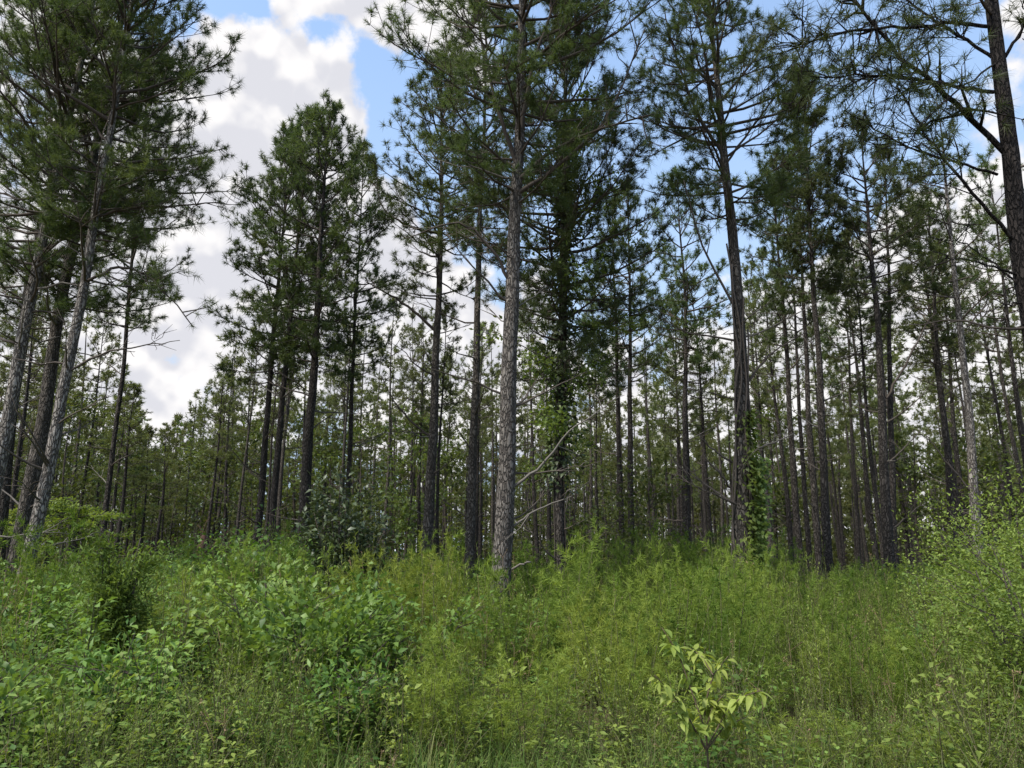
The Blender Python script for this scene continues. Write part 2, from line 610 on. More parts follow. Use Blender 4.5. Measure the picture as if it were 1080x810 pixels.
def dead_limb_mesh(rng, p0, az, L, mat, el=None, r0=None, spurs=True):
    g = Geo()
    el = R(rng.uniform(-2, 35)) if el is None else el
    n = 7
    p = np.array(p0, float)
    pts = [p]
    az0 = az
    for s in range(n - 1):
        az0 += rng.normal(0, .13)
        e = el + R(14) * s / n + rng.normal(0, .12)
        p = p + rot_az(az0, e) * L / (n - 1)
        pts.append(p)
    pts = np.array(pts)
    r0 = r0 or (.010 + .009 * L)
    tube(g, pts, np.linspace(r0, .004, n), 5)
    if spurs:
        for k in range(rng.integers(2, 6)):
            t = rng.uniform(.3, .95) * (n - 1)
            i0 = min(int(t), n - 2)
            q = pts[i0] + (pts[i0 + 1] - pts[i0]) * (t - i0)
            d = rot_az(az0 + rng.choice([-1, 1]) * rng.uniform(.4, 1.1), el + rng.uniform(-.2, .6))
            l2 = L * rng.uniform(.12, .35)
            tube(g, [q, q + d * l2 * .5 + [0, 0, .01], q + d * l2 + rng.normal(0, .03, 3)], [r0 * .45, r0 * .3, .003], 3)
    return g.mesh('dead_branch', [M[mat]])


def trunk_mesh(rng, axis, H, D, mat, sides=14, rings=46, flare=1.25, rough=.035, breast=1.4):
    g = Geo()
    zs = np.linspace(-.25, H, rings)
    pts = np.array([axis(z) for z in zs])
    f = np.clip((zs - breast) / (H - breast), -.2, 1)
    rr = .5 * D * (1 - .93 * np.clip(f, 0, 1) ** 1.15)
    rr *= 1 + (flare - 1) * np.exp(-np.clip(zs, 0, None) / .45)
    tube(g, pts, np.maximum(rr, .012), sides, .5, 0, rough, rng)
    return g.mesh('trunk', [M[mat]], True)


def trunk_radius(z, H, D, breast=1.4):
    return .5 * D * (1 - .93 * max(0, (z - breast) / (H - breast)) ** 1.15)


def axis_from_pixels(pix, Y, H, rng, wob=.03, lean=0.0):
    """trunk centre line: pixel points seen at distance Y, carried on straight to the ground and the top"""
    w = np.array([at(px, py, Y) for px, py in pix])
    w = w[np.argsort(w[:, 2])]
    z, x = w[:, 2], w[:, 0]
    s0 = (x[1] - x[0]) / (z[1] - z[0])
    s1 = (x[-1] - x[-2]) / (z[-1] - z[-2])
    xg = x[0] - s0 * z[0]
    zt = H + .5
    zz = np.concatenate([[-.5], z, [max(zt, z[-1] + .5)]])
    xx = np.concatenate([[x[0] - s0 * (z[0] + .5)], x, [x[-1] + s1 * .6 * (max(zt, z[-1] + .5) - z[-1])]])
    k = np.linspace(-.5, zz[-1], 60)
    xs = np.interp(k, zz, xx)
    for _ in range(6):
        xs[1:-1] = (xs[:-2] + 2 * xs[1:-1] + xs[2:]) / 4
    ph = rng.uniform(0, 6.28, 4)
    ys = lean * np.maximum(k, 0) + wob * (np.sin(k * .55 + ph[0]) + .6 * np.sin(k * 1.3 + ph[1]))
    xs = xs + wob * .6 * (np.sin(k * .8 + ph[2]) + .5 * np.sin(k * 1.9 + ph[3]))
    return xg, (lambda zq: np.array([np.interp(zq, k, xs) - xg, np.interp(zq, k, ys), zq]))


def pine(name, label, cat, pix, Y, wpx, H, base, rad, seed, bark='bark', density=1.0, nn=34, nlen=.20, nw=.012, dead=(8, 1.6),
         needle='needle', lean=0.0, wob=.03, group='pines standing along the edge of the wood', dead_lo=.22, sides=14, extra=None, tint0=.45):
    rng = np.random.default_rng(seed)
    xg, axis = axis_from_pixels(pix, Y, H, rng, wob, lean)
    r = root_at(name, (xg, Y, float(hill(xg, Y))))
    tag(r, label, cat, group)
    D = wpx / F * Y
    obj('trunk', trunk_mesh(rng, axis, H, D, bark, sides), r)
    g = make_crown(rng, axis, H, base, rad, nn, nlen, nw, density, tint0=tint0)
    obj('crown', g.mesh('crown', [M[needle], M['twig']]), r)
    n, L = dead
    for i in range(n):
        z = rng.uniform(dead_lo * base, base * 1.12)
        az = rng.uniform(0, 2 * math.pi)
        me = dead_limb_mesh(rng, axis(z), az, L * rng.uniform(.35, 1.25) * (.6 + .6 * z / base), 'deadbrown' if rng.random() < .7 else 'dead')
        obj('dead_branch', me, r)
    if extra:
        extra(r, rng, axis, xg, Y, D, H)
    return r


def pixel_limb(r, pix, Ys, rad, mat, name='dead_branch', spurs=0, rng=None, tufts=None, sides=6, needle='needle'):
    """a particular bough of one tree: pixel points with their own distances"""
    pts = np.array([at(px, py, y) for (px, py), y in zip(pix, Ys)])
    k = np.linspace(0, len(pts) - 1, len(pts) * 4)
    pts = np.stack([np.interp(k, np.arange(len(pts)), pts[:, c]) for c in range(3)], 1)
    for _ in range(3):
        pts[1:-1] = (pts[:-2] + 2 * pts[1:-1] + pts[2:]) / 4
    pts -= np.array(r.location)
    pts[1:] += rng.normal(0, .012, pts[1:].shape)
    g = Geo()
    tube(g, pts, np.linspace(rad[0], rad[1], len(pts)), sides, .5, 0)
    P, Dr = [], []
    tot = np.linalg.norm(pts[-1] - pts[0])
    main = (pts[-1] - pts[0]) / tot
    for s in range(spurs):
        t = rng.uniform(.18, .98) * (len(pts) - 1)
        i0 = min(int(t), len(pts) - 2)
        q = pts[i0] + (pts[i0 + 1] - pts[i0]) * (t - i0)
        d = main * rng.uniform(.2, 1) + rng.normal(0, .55, 3) + np.array([0, 0, rng.uniform(-.35, .55)])
        d /= np.linalg.norm(d)
        l2 = rng.uniform(.25, .95) * min(1, .4 + tot * .15)
        mid = q + d * l2 * .5 + rng.normal(0, .04, 3)
        q2 = q + d * l2 + rng.normal(0, .05, 3)
        tube(g, [q, mid, q2], [rad[1] * 1.3, rad[1] * .9, .004], 4, .5, 0)
        P.append(q2); Dr.append(q2 - mid)
        for w in range(rng.integers(1, 4)):
            d3 = d + rng.normal(0, .6, 3)
            d3 /= np.linalg.norm(d3)
            s0 = q + (q2 - q) * rng.uniform(.3, .9)
            s1 = s0 + d3 * rng.uniform(.15, .45)
            tube(g, [s0, (s0 + s1) / 2 + rng.normal(0, .02, 3), s1], [.007, .005, .003], 3, .5, 0)
            P.append(s1); Dr.append(d3)
    if tufts:
        P.append(pts[-1]); Dr.append(pts[-1] - pts[-3])
        keep = rng.random(len(P)) < tufts
        P, Dr = np.array(P)[keep], np.array(Dr)[keep]
        needles(g, P, Dr, 30, .21, .008, rng, np.clip(rng.normal(.4, .15, len(P)), 0, 1), 1, 20, 100)
    return obj(name, g.mesh(name, [M[mat], M[needle]]), r)


def vine_on(r, rng, axis, D, H, z0, z1, n, size, spread, mat='vine', side=None, name='vine'):
    """leaves of a climber wrapped round a trunk, on its own thin stems"""
    g = Geo()
    for s in range(3):
        a0 = rng.uniform(0, 6.28) if side is None else side + rng.normal(0, .4)
        zz = np.linspace(0, z1, 26)
        pts = np.array([axis(z) + np.array([math.cos(a0 + .25 * math.sin(z * 1.1 + s)), math.sin(a0 + .25 * math.sin(z * 1.1 + s)), 0]) * (trunk_radius(z, H, D) + .015) for z in zz])
        tube(g, pts, .014, 5, .5, 1)
    z = rng.uniform(0, 1, n) ** .9 * (z1 - z0) + z0
    a = rng.uniform(0, 2 * math.pi, n) if side is None else side + rng.normal(0, .75, n)
    lump = .5 + .5 * np.sin(z * 2.3 + 1) * np.sin(a * 2 + z)
    rr = np.array([trunk_radius(zz, H, D) for zz in z]) + np.abs(rng.normal(0, spread, n)) * (.35 + lump)
    out = np.stack([np.cos(a), np.sin(a), np.zeros(n)], 1)
    pos = np.array([axis(zz) for zz in z]) + out * rr[:, None]
    d = out + rng.normal(0, .5, (n, 3)) + np.array([0, 0, -.45])
    nr = out * .6 + UP * .8 + rng.normal(0, .35, (n, 3))
    leaves(g, pos, d, nr, rng.uniform(.7, 1.3, n) * size, rng.uniform(.5, .8, n) * size, np.clip(rng.normal(.5, .2, n), 0, 1), 0)
    return obj(name, g.mesh(name, [M[mat], M['twig']]), r)


# --- the near pines -------------------------------------------------------------------------------------
HERO = dict(nn=50, nlen=.175, nw=.0092)
pine('pine_tree', 'pale grey pine leaning in from the left edge, crossing a darker trunk high up', 'tree', [(0, 480), (37, 296), (85, 63)], 15, 15, 18.5, 6.6, 2.9, 11, 'bark_pale', 1.45, dead=(12, 2.0), **HERO)
pine('pine_tree', 'dark pine trunk just right of the pale one at the left edge', 'tree', [(5, 520), (30, 296), (62, 150)], 18.5, 12, 18.5, 7.0, 2.6, 12, 'bark_dark', 1.2, dead=(9, 1.8), **HERO)
pine('pine_tree', 'slim pale speckled pine right in front of a dark trunk on the left', 'tree', [(28, 598), (89, 300), (112, 170)], 14, 13.5, 17.5, 7.8, 2.5, 13, 'bark_pale', 1.4, dead=(12, 1.9), **HERO)
pine('pine_tree', 'dark pine trunk close behind the slim pale speckled pine', 'tree', [(24, 556), (68, 300), (103, 150)], 17, 15.5, 20, 7.0, 3.1, 14, 'bark', 1.4, dead=(12, 2.2), **HERO)
pine('pine_tree', 'slender dark pine behind the left clump, its crown beside the open sky gap', 'tree', [(112, 540), (135, 330), (150, 150)], 23, 6, 18.5, 8.4, 2.2, 15, 'bark_dark', 1.3, dead=(8, 1.8), **HERO)


def long_left_bough(r, rng, axis, xg, Y, D, H):
    pixel_limb(r, [(90, 232), (140, 218), (190, 217), (236, 213)], [14, 14.1, 14.2, 14.2], (.032, .010), 'twig', 'branch', 22, rng, .85)
    pixel_limb(r, [(85, 300), (125, 280), (160, 290), (205, 345)], [14, 13.9, 13.8, 13.7], (.032, .010), 'twig', 'branch', 26, rng, .95)
    pixel_limb(r, [(75, 390), (110, 372), (145, 365), (188, 360)], [14, 14, 14, 14], (.026, .006), 'deadbrown', 'dead_branch', 5, rng)


long_left_bough(bpy.data.objects['pine_tree.002'], np.random.default_rng(5), None, 0, 14, 0, 0)
TW = dict(nn=26, nlen=.21, nw=.018)
pine('pine_tree', 'leftmost slim trunk of the dark trio left of the middle, under the tall round crowns', 'tree', [(274, 530), (292, 318), (300, 220)], 26, 8, 17.3, 7.6, 2.5, 21, 'bark_dark', 1.3, dead=(8, 2.0), **TW)
pine('pine_tree', 'middle trunk of the dark trio left of the middle', 'tree', [(290, 520), (307, 318), (318, 220)], 25, 8, 17.3, 8.2, 2.1, 22, 'bark_dark', 1.3, dead=(7, 1.8), **TW)
pine('pine_tree', 'thickest trunk of the dark trio, behind the glossy dark shrub', 'tree', [(322, 525), (335, 318), (342, 200)], 24, 12, 17.0, 7.8, 2.5, 23, 'bark_dark', 1.4, dead=(9, 2.2), **TW)
pine('pine_tree', 'slim pine right of the dark trio, rising to a narrow pointed crown', 'tree', [(366, 540), (376, 300), (382, 200)], 27, 6, 17.2, 8.2, 2.0, 24, 'bark_dark', 1.25, dead=(6, 1.6), **TW)


def h_boughs(r, rng, axis, xg, Y, D, H):
    pixel_limb(r, [(462, 352), (430, 322), (400, 305), (388, 298)], [22, 21.9, 21.7, 21.6], (.05, .012), 'twig', 'dead_branch', 5, rng)
    pixel_limb(r, [(463, 246), (430, 240), (404, 222), (395, 195)], [22, 21.8, 21.6, 21.5], (.05, .012), 'twig', 'dead_branch', 6, rng)
    pixel_limb(r, [(455, 462), (428, 440), (412, 418), (402, 395)], [22, 21.9, 21.8, 21.8], (.035, .010), 'twig', 'dead_branch', 4, rng)
    pixel_limb(r, [(455, 458), (430, 455), (410, 455)], [22, 21.9, 21.8], (.025, .008), 'twig', 'dead_branch', 2, rng)


pine('pine_tree', 'dark straight pine with crooked bare boughs reaching left, second left of middle trunk', 'tree', [(450, 575), (464, 300), (466, 120)], 22, 11.5, 17.6, 9.4, 2.4, 31, 'bark', 1.3, dead=(8, 2.0), extra=h_boughs, nn=30, nlen=.2, nw=.015)
pine('pine_tree', 'dark reddish pine standing between the crooked boughed pine and the thick middle trunk', 'tree', [(496, 580), (504, 300), (511, 110)], 20, 10.2, 18.5, 10.2, 2.3, 32, 'bark', 1.3, dead=(10, 1.9), nn=30, nlen=.2, nw=.014)


def main_boughs(r, rng, axis, xg, Y, D, H):
    pixel_limb(r, [(538, 515), (575, 490), (598, 455), (640, 428)], [13.5, 13.3, 13.1, 12.9], (.030, .008), 'dead', 'dead_branch', 4, rng)
    pixel_limb(r, [(538, 558), (565, 538), (602, 522)], [13.5, 13.4, 13.3], (.024, .008), 'dead', 'dead_branch', 2, rng)
    pixel_limb(r, [(533, 604), (545, 597), (560, 593)], [13.5, 13.3, 13.2], (.026, .014), 'dead', 'dead_branch', 0, rng)
    pixel_limb(r, [(546, 175), (525, 120), (512, 60), (500, 5)], [13.5, 13.3, 13.1, 13.0], (.05, .014), 'twig', 'branch', 14, rng, .9)
    pixel_limb(r, [(548, 150), (558, 80), (580, 20), (592, -30)], [13.5, 13.3, 13.1, 13.0], (.05, .014), 'twig', 'branch', 14, rng, .9)
    pixel_limb(r, [(545, 190), (580, 160), (620, 140), (690, 120)], [13.5, 13.3, 13.0, 12.7], (.05, .012), 'twig', 'branch', 20, rng, .9)
    pixel_limb(r, [(545, 205), (590, 175), (640, 130), (680, 30)], [13.5, 13.4, 13.3, 13.3], (.045, .012), 'twig', 'branch', 22, rng, .9)
    pixel_limb(r, [(540, 300), (520, 262), (485, 230), (430, 250)], [13.5, 13.3, 13.1, 12.9], (.034, .009), 'twig', 'dead_branch', 6, rng)


pine('pine_tree', 'greyish pine with the stoutest trunk of the middle, dead branches near its foot', 'tree', [(529, 590), (535, 440), (541, 300), (549, 74)], 13.5, 20, 18.5, 8.4, 3.1, 33, 'bark_grey', 1.6, dead=(12, 1.8), extra=main_boughs, sides=20, **HERO)


def k_vine(r, rng, axis, xg, Y, D, H):
    vine_on(r, rng, axis, D, H, 3.2, 12, 2900, .13, .24, 'holly')
    g = Geo()                                         # leafy shoots that spread from the climber
    for s in range(34):
        z = rng.uniform(3.2, 12)
        az = rng.uniform(0, 6.28)
        L = rng.uniform(.6, 1.7) * (1.2 if z > 5 else .9)
        d = rot_az(az, R(rng.uniform(-5, 40)))
        p0 = axis(z)
        p1 = p0 + d * L
        tube(g, [p0, (p0 + p1) / 2 + [0, 0, .05], p1], [.02, .012, .006], 4, .5, 1)
        n = 110
        t = rng.uniform(.25, 1.05, n)
        pos = p0 + (p1 - p0) * t[:, None] + rng.normal(0, .16, (n, 3))
        leaves(g, pos, rng.normal(0, 1, (n, 3)) + d + [0, 0, -.3], UP + rng.normal(0, .5, (n, 3)), rng.uniform(.09, .15, n), rng.uniform(.05, .08, n), np.clip(rng.normal(.45, .2, n), 0, 1), 0)
    obj('leafy_shoot', g.mesh('leafy_shoot', [M['vine'], M['twig']]), r)


pine('pine_tree', 'dark pine wrapped in climbing vine leaves, right behind the thick middle trunk', 'tree', [(590, 575), (593, 300), (596, 120)], 17, 11, 15.6, 6.0, 2.8, 34, 'bark_dark', 1.7, needle='needle_dark', dead=(6, 1.4), extra=k_vine, **HERO)
pine('pine_tree', 'thinner of the two close dark trunks right of the vine wrapped pine', 'tree', [(655, 545), (648, 300), (645, 200)], 29, 6, 16.5, 8.5, 2.0, 35, 'bark_dark', .95, dead=(5, 1.6), **TW)
pine('pine_tree', 'straighter, slightly thicker of the two close dark trunks right of the vine wrapped pine', 'tree', [(665, 550), (664, 300), (663, 200)], 28, 7.5, 16, 8.0, 2.2, 36, 'bark_dark', 1.0, dead=(6, 1.6), **TW)
pine('pine_tree', 'slender dark pine standing free between the close pair and the big vine stemmed pine', 'tree', [(724, 576), (722, 300), (716, 220)], 26, 7.5, 15.5, 8.0, 2.0, 37, 'bark_dark', 1.0, dead=(7, 1.8), **TW)


def o_extra(r, rng, axis, xg, Y, D, H):
    vine_on(r, rng, axis, D, H, .9, 4.6, 1100, .11, .10, 'vine', side=R(-20))
    g = Geo()                                         # a leafy column of the same climber, hanging free on the right of the trunk
    n = 950
    z = rng.uniform(.9, 3.6, n)
    pos = np.array([axis(a) for a in z]) + np.stack([.34 + rng.normal(0, .07, n), -.1 + rng.normal(0, .08, n), 0 * z], 1)
    leaves(g, pos, rng.normal(0, .6, (n, 3)) + [.2, -.4, -.4], [0, -.7, .6] + rng.normal(0, .4, (n, 3)), .10, .07, np.clip(rng.normal(.7, .2, n), 0, 1), 0)
    tube(g, np.array([axis(a) + [.34, -.1, 0] for a in np.linspace(0, 3.7, 8)]), .012, 4, .5, 1)
    obj('vine', g.mesh('vine', [M['vine'], M['twig']]), r)
    for k in range(4):                                # bare old vine stems winding up the trunk
        gg = Geo()
        a0, z0 = rng.uniform(3.4, 6.0), rng.uniform(0, 3)
        zz = np.linspace(z0, rng.uniform(6, 8.5), 34)
        aa = a0 + .5 * np.sin(zz * .9 + k) + .25 * np.sin(zz * 2.7 + 2 * k)
        pts = np.array([axis(z) + np.array([math.cos(a), math.sin(a), 0]) * (trunk_radius(z, H, D) + .02 + .03 * abs(math.sin(z * 1.7 + k))) for z, a in zip(zz, aa)])
        tube(gg, pts, .020, 5)
        obj('vine_stem', gg.mesh('vine_stem', [M['deadbrown']]), r)
    pixel_limb(r, [(772, 515), (757, 497), (740, 478)], [15.5, 15.3, 15.2], (.025, .012), 'deadbrown', 'dead_branch', 1, rng)
    pixel_limb(r, [(772, 488), (755, 477), (738, 462)], [15.5, 15.3, 15.2], (.025, .012), 'deadbrown', 'dead_branch', 1, rng)
    pixel_limb(r, [(790, 476), (808, 470), (838, 458)], [15.5, 15.4, 15.2], (.03, .012), 'dead', 'dead_branch', 2, rng)
    pixel_limb(r, [(790, 402), (812, 372), (850, 350)], [15.5, 15.4, 15.3], (.03, .010), 'deadbrown', 'dead_branch', 4, rng)
    pixel_limb(r, [(763, 165), (735, 120), (712, 60), (700, 10)], [15.5, 15.3, 15.2, 15.0], (.045, .012), 'twig', 'branch', 16, rng, .9)
    pixel_limb(r, [(764, 175), (800, 125), (830, 85), (852, 75)], [15.5, 15.2, 15.0, 14.8], (.028, .009), 'twig', 'branch', 12, rng, .7)
    pixel_limb(r, [(760, 142), (725, 135), (690, 128)], [15.5, 15.2, 15.0], (.035, .012), 'twig', 'branch', 10, rng, .6)
    pixel_limb(r, [(778, 330), (735, 250), (722, 190)], [15.5, 15.2, 15.0], (.03, .010), 'deadbrown', 'dead_branch', 6, rng)


pine('pine_tree', 'big pine with bare vine stems and a bright green climber at its foot', 'tree', [(782, 590), (782, 467), (780, 330), (772, 230), (761, 140), (753, 60), (747, 0)], 15.5, 17.5, 17.0, 8.9, 2.6, 38, 'bark', 1.6, dead=(10, 1.9), extra=o_extra, sides=18, wob=.02, **HERO)
pine('pine_tree', 'leftmost slim trunk of the four dark ones right of the big vine stemmed pine', 'tree', [(842, 565), (824, 300), (818, 215)], 26, 7.5, 16, 9, 1.7, 41, 'bark_dark', .9, dead=(6, 1.8), **TW)
pine('pine_tree', 'thin pine second among the four dark trunks right of the big vine stemmed pine', 'tree', [(850, 540), (838, 337), (830, 220)], 29, 5.5, 16, 9, 1.6, 42, 'bark_dark', .9, dead=(5, 1.5), **TW)
pine('pine_tree', 'third of the four dark trunks right of the vine stemmed pine, beside the stoutest', 'tree', [(862, 580), (846, 300), (842, 220)], 25, 7.5, 15.5, 9.5, 1.6, 43, 'bark_dark', .9, dead=(5, 1.5), **TW)
pine('pine_tree', 'stoutest of the four dark trunks, holding up a dense dark tufted crown', 'tree', [(874, 585), (858, 300), (850, 150)], 22, 9, 16.7, 9.6, 1.55, 44, 'bark_dark', 1.6, needle='needle_dark', dead=(8, 1.6), nn=34, nlen=.2, nw=.016)
pine('pine_tree', 'very thin leaning pine between the four dark trunks and the forked looking pair', 'tree', [(905, 582), (892, 318), (888, 250)], 36, 4.5, 17, 9, 1.8, 45, 'bark_dark', 1.0, dead=(4, 1.6), nn=20, nlen=.22, nw=.022)


def r_boughs(r, rng, axis, xg, Y, D, H):
    pixel_limb(r, [(935, 420), (955, 385), (975, 345), (985, 330)], [22, 21.9, 21.8, 21.8], (.04, .012), 'twig', 'dead_branch', 6, rng)
    pixel_limb(r, [(936, 490), (952, 475), (962, 462)], [22, 21.9, 21.9], (.03, .012), 'deadbrown', 'dead_branch', 2, rng)
    pixel_limb(r, [(936, 560), (955, 548), (972, 530)], [22, 21.9, 21.9], (.03, .012), 'deadbrown', 'dead_branch', 2, rng)


pine('pine_tree', 'thicker trunk of the close pair on the right, bare boughs on its right', 'tree', [(938, 592), (930, 420), (921, 290)], 22, 11, 15.0, 8.8, 1.9, 46, 'bark_dark', 1.2, needle='needle_dark', dead=(8, 1.9), extra=r_boughs, nn=30, nlen=.2, nw=.016)
pine('pine_tree', 'thinner trunk of the close pair on the right, pressed against the thicker one', 'tree', [(944, 585), (939, 420), (938, 290)], 24, 7.5, 15.2, 9, 1.6, 47, 'bark_dark', .9, dead=(6, 1.6), **TW)
pine('pine_tree', 'dark slim pine left of the grey pine near the big pale shrub', 'tree', [(1006, 576), (990, 380), (984, 290)], 27, 7.5, 16.5, 9, 1.9, 48, 'bark_dark', 1.0, dead=(7, 1.9), **TW)


def t_bough(r, rng, axis, xg, Y, D, H):
    pixel_limb(r, [(1026, 520), (1005, 495), (985, 470), (978, 460)], [23, 22.9, 22.8, 22.8], (.03, .012), 'deadbrown', 'dead_branch', 2, rng)
    pixel_limb(r, [(1020, 345), (1040, 322), (1045, 300)], [23, 22.9, 22.8], (.03, .012), 'deadbrown', 'dead_branch', 2, rng)


pine('pine_tree', 'grey barked pine rising behind the big pale green shrub on the right', 'tree', [(1028, 520), (1018, 400), (1009, 300), (998, 196)], 23, 10, 16.5, 9.5, 1.9, 49, 'bark_pale', .75, dead=(9, 2.0), extra=t_bough, **TW)
pine('pine_tree', 'slim dark pine near the right edge, left of the close shade darkened trunk', 'tree', [(1079, 467), (1066, 370), (1057, 290)], 26, 7, 16, 9.5, 1.8, 50, 'bark_dark', .8, dead=(7, 1.9), **TW)


def v_boughs(r, rng, axis, xg, Y, D, H):
    B = lambda p, y, rad, sp, tf, nm='branch': pixel_limb(r, p, y, (rad[0] * .85, rad[1] * .85), 'bark_shaded', nm, sp, rng, tf, 7, 'needle_dark')  # boughs share the trunk's bark colour with the shade painted in
    B([(1064, 165), (1010, 110), (950, 60), (893, -5)], [9.6, 9.5, 9.3, 9.1], (.050, .022), 24, .8)
    B([(1074, 258), (1025, 205), (975, 140), (945, 88)], [9.6, 9.4, 9.2, 9.0], (.032, .010), 10, .6)
    B([(1047, 28), (985, 25), (920, 30), (862, 40), (838, 52)], [9.6, 9.4, 9.1, 8.9, 8.8], (.034, .010), 46, .9)
    B([(1048, 97), (990, 88), (930, 78), (855, 82)], [9.6, 9.3, 9.0, 8.8], (.034, .010), 44, .9)
    B([(1052, 184), (1000, 170), (945, 150), (890, 115)], [9.6, 9.5, 9.4, 9.4], (.024, .008), 20, .6)
    B([(1051, 64), (1000, 30), (960, 5), (940, -30)], [9.6, 9.7, 9.8, 9.8], (.030, .010), 28, .9)
    B([(1052, 66), (1010, 95), (970, 130), (950, 170)], [9.6, 9.1, 8.9, 8.8], (.018, .006), 10, .5)
    B([(1075, 290), (1040, 278), (998, 272)], [9.6, 9.5, 9.4], (.020, .008), 4, .3)
    B([(1075, 300), (1030, 265), (1005, 250)], [9.6, 9.8, 9.9], (.018, .006), 4, .2)
    B([(1076, 320), (1058, 322), (1040, 330)], [9.6, 9.5, 9.4], (.016, .006), 2, .0, 'dead_branch')
    B([(1060, 60), (1085, 20), (1110, -20)], [9.6, 9.5, 9.4], (.03, .01), 8, .7)


pine('pine_tree', 'close shade darkened pine at the right edge, long bare boughs slanting down to it', 'tree', [(1122, 590), (1092, 330), (1076, 270), (1062, 150), (1045, 0)], 9.6, 26, 16, 9.0, 2.6, 51, 'bark_shaded', .55, needle='needle_dark', dead=(5, 1.5), extra=v_boughs, sides=20, wob=.02, dead_lo=.5, **HERO)

# --- copies: the rows of pines behind -------------------------------------------------------------------
def proto(seed, H, base, rad, D, nn, nlen, nw, density, needle, ndead, bark, name, twigs=True):
    rng = np.random.default_rng(seed)
    ph = rng.uniform(0, 6.28, 2)
    lx, ly = rng.normal(0, .012, 2)
    axis = lambda z: np.array([lx * z + .05 * math.sin(z * .5 + ph[0]), ly * z + .05 * math.sin(z * .6 + ph[1]), z])
    tm = trunk_mesh(rng, axis, H, D, bark, 7, 16, 1.15, .03)
    cm = make_crown(rng, axis, H, base, rad, nn, nlen, nw, density, .2, 1.0, twigs=twigs).mesh('crown', [M[needle], M['twig']])
    ds = []
    for i in range(ndead):
        z = rng.uniform(.25 * base, base * 1.1)
        ds.append(dead_limb_mesh(rng, axis(z), rng.uniform(0, 6.28), rng.uniform(.8, 2.0), 'deadbrown', r0=.03))
    return tm, cm, ds


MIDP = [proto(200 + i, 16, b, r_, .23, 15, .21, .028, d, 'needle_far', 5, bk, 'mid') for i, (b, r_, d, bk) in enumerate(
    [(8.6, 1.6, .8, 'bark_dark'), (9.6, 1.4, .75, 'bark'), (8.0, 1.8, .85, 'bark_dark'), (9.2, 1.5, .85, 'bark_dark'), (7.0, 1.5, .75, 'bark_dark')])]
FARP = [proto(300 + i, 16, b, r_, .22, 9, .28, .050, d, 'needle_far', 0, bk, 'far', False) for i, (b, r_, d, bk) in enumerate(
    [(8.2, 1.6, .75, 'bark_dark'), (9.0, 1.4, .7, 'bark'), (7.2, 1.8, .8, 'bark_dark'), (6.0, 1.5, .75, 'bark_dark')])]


def skyline(px):
    """highest photograph row the far trees reach, by column"""
    return np.interp(px, [-400, -100, 60, 105, 130, 150, 175, 200, 225, 250, 290, 350, 420, 520, 640, 760, 880, 960, 1080, 1500],
                     [150, 200, 290, 330, 405, 440, 440, 405, 355, 320, 295, 290, 310, 330, 300, 270, 215, 200, 190, 170])


def top_for(px, py, Y):
    return at(px, py, Y)[2]


rb = np.random.default_rng(77)
used = [(o.location.x, o.location.y) for o in bpy.data.objects if o.name.startswith('pine_tree')]
n_mid = n_far = 0
rows = []
y = 28.0
while y < 74:
    sp = 3.2 + .012 * (y - 28)
    x = -.74 * y - 3 + rb.uniform(0, sp)
    while x < .74 * y + 3:
        rows.append((x + rb.normal(0, .35), y + rb.normal(0, .45)))
        x += sp * rb.uniform(.8, 1.35)
    y += 4.1 + .02 * (y - 28)
rows = [p for p in rows if min(math.hypot(p[0] - a, p[1] - b) for a, b in used) > 1.5]
rows.sort(key=lambda p: math.hypot(*p))
rows = rows[:262]
for (x, y) in rows:
    dist = math.hypot(x, y)
    px = 540 + F * x / (y * math.cos(PITCH)) * .985
    lim = top_for(min(max(px, -300), 1400), skyline(px), y) * rb.uniform(.86, 1.0)
    h = min(rb.uniform(14.5, 17.5), lim)
    mid = dist < 45
    tm, cm, ds = (MIDP if mid else FARP)[rb.integers(0, 5 if mid else 4)]
    r = root_at('pine_tree', (x, y, float(hill(np.array(x), np.array(y))) * (1 if dist < 60 else .6)))
    s = h / 16
    r.scale = (max(s, .75) * rb.uniform(.85, 1.15),) * 2 + (s,)
    r.rotation_euler = (rb.normal(0, .012), rb.normal(0, .012), rb.uniform(0, 6.28))
    if mid:
        tag(r, 'thin pine in the nearer rows behind, only part of its bare trunk and crown showing', 'tree', 'pines in the nearer rows behind the edge trees')
        n_mid += 1
    else:
        tag(r, 'thin far pine deep in the wood, one of the pale crowded trunks', 'tree', 'distant pines crowded deep in the wood')
        n_far += 1
    obj('trunk', tm, r)
    obj('crown', cm, r)
    for d in ds:
        obj('dead_branch', d, r)
print('rows of pines', n_mid, n_far)


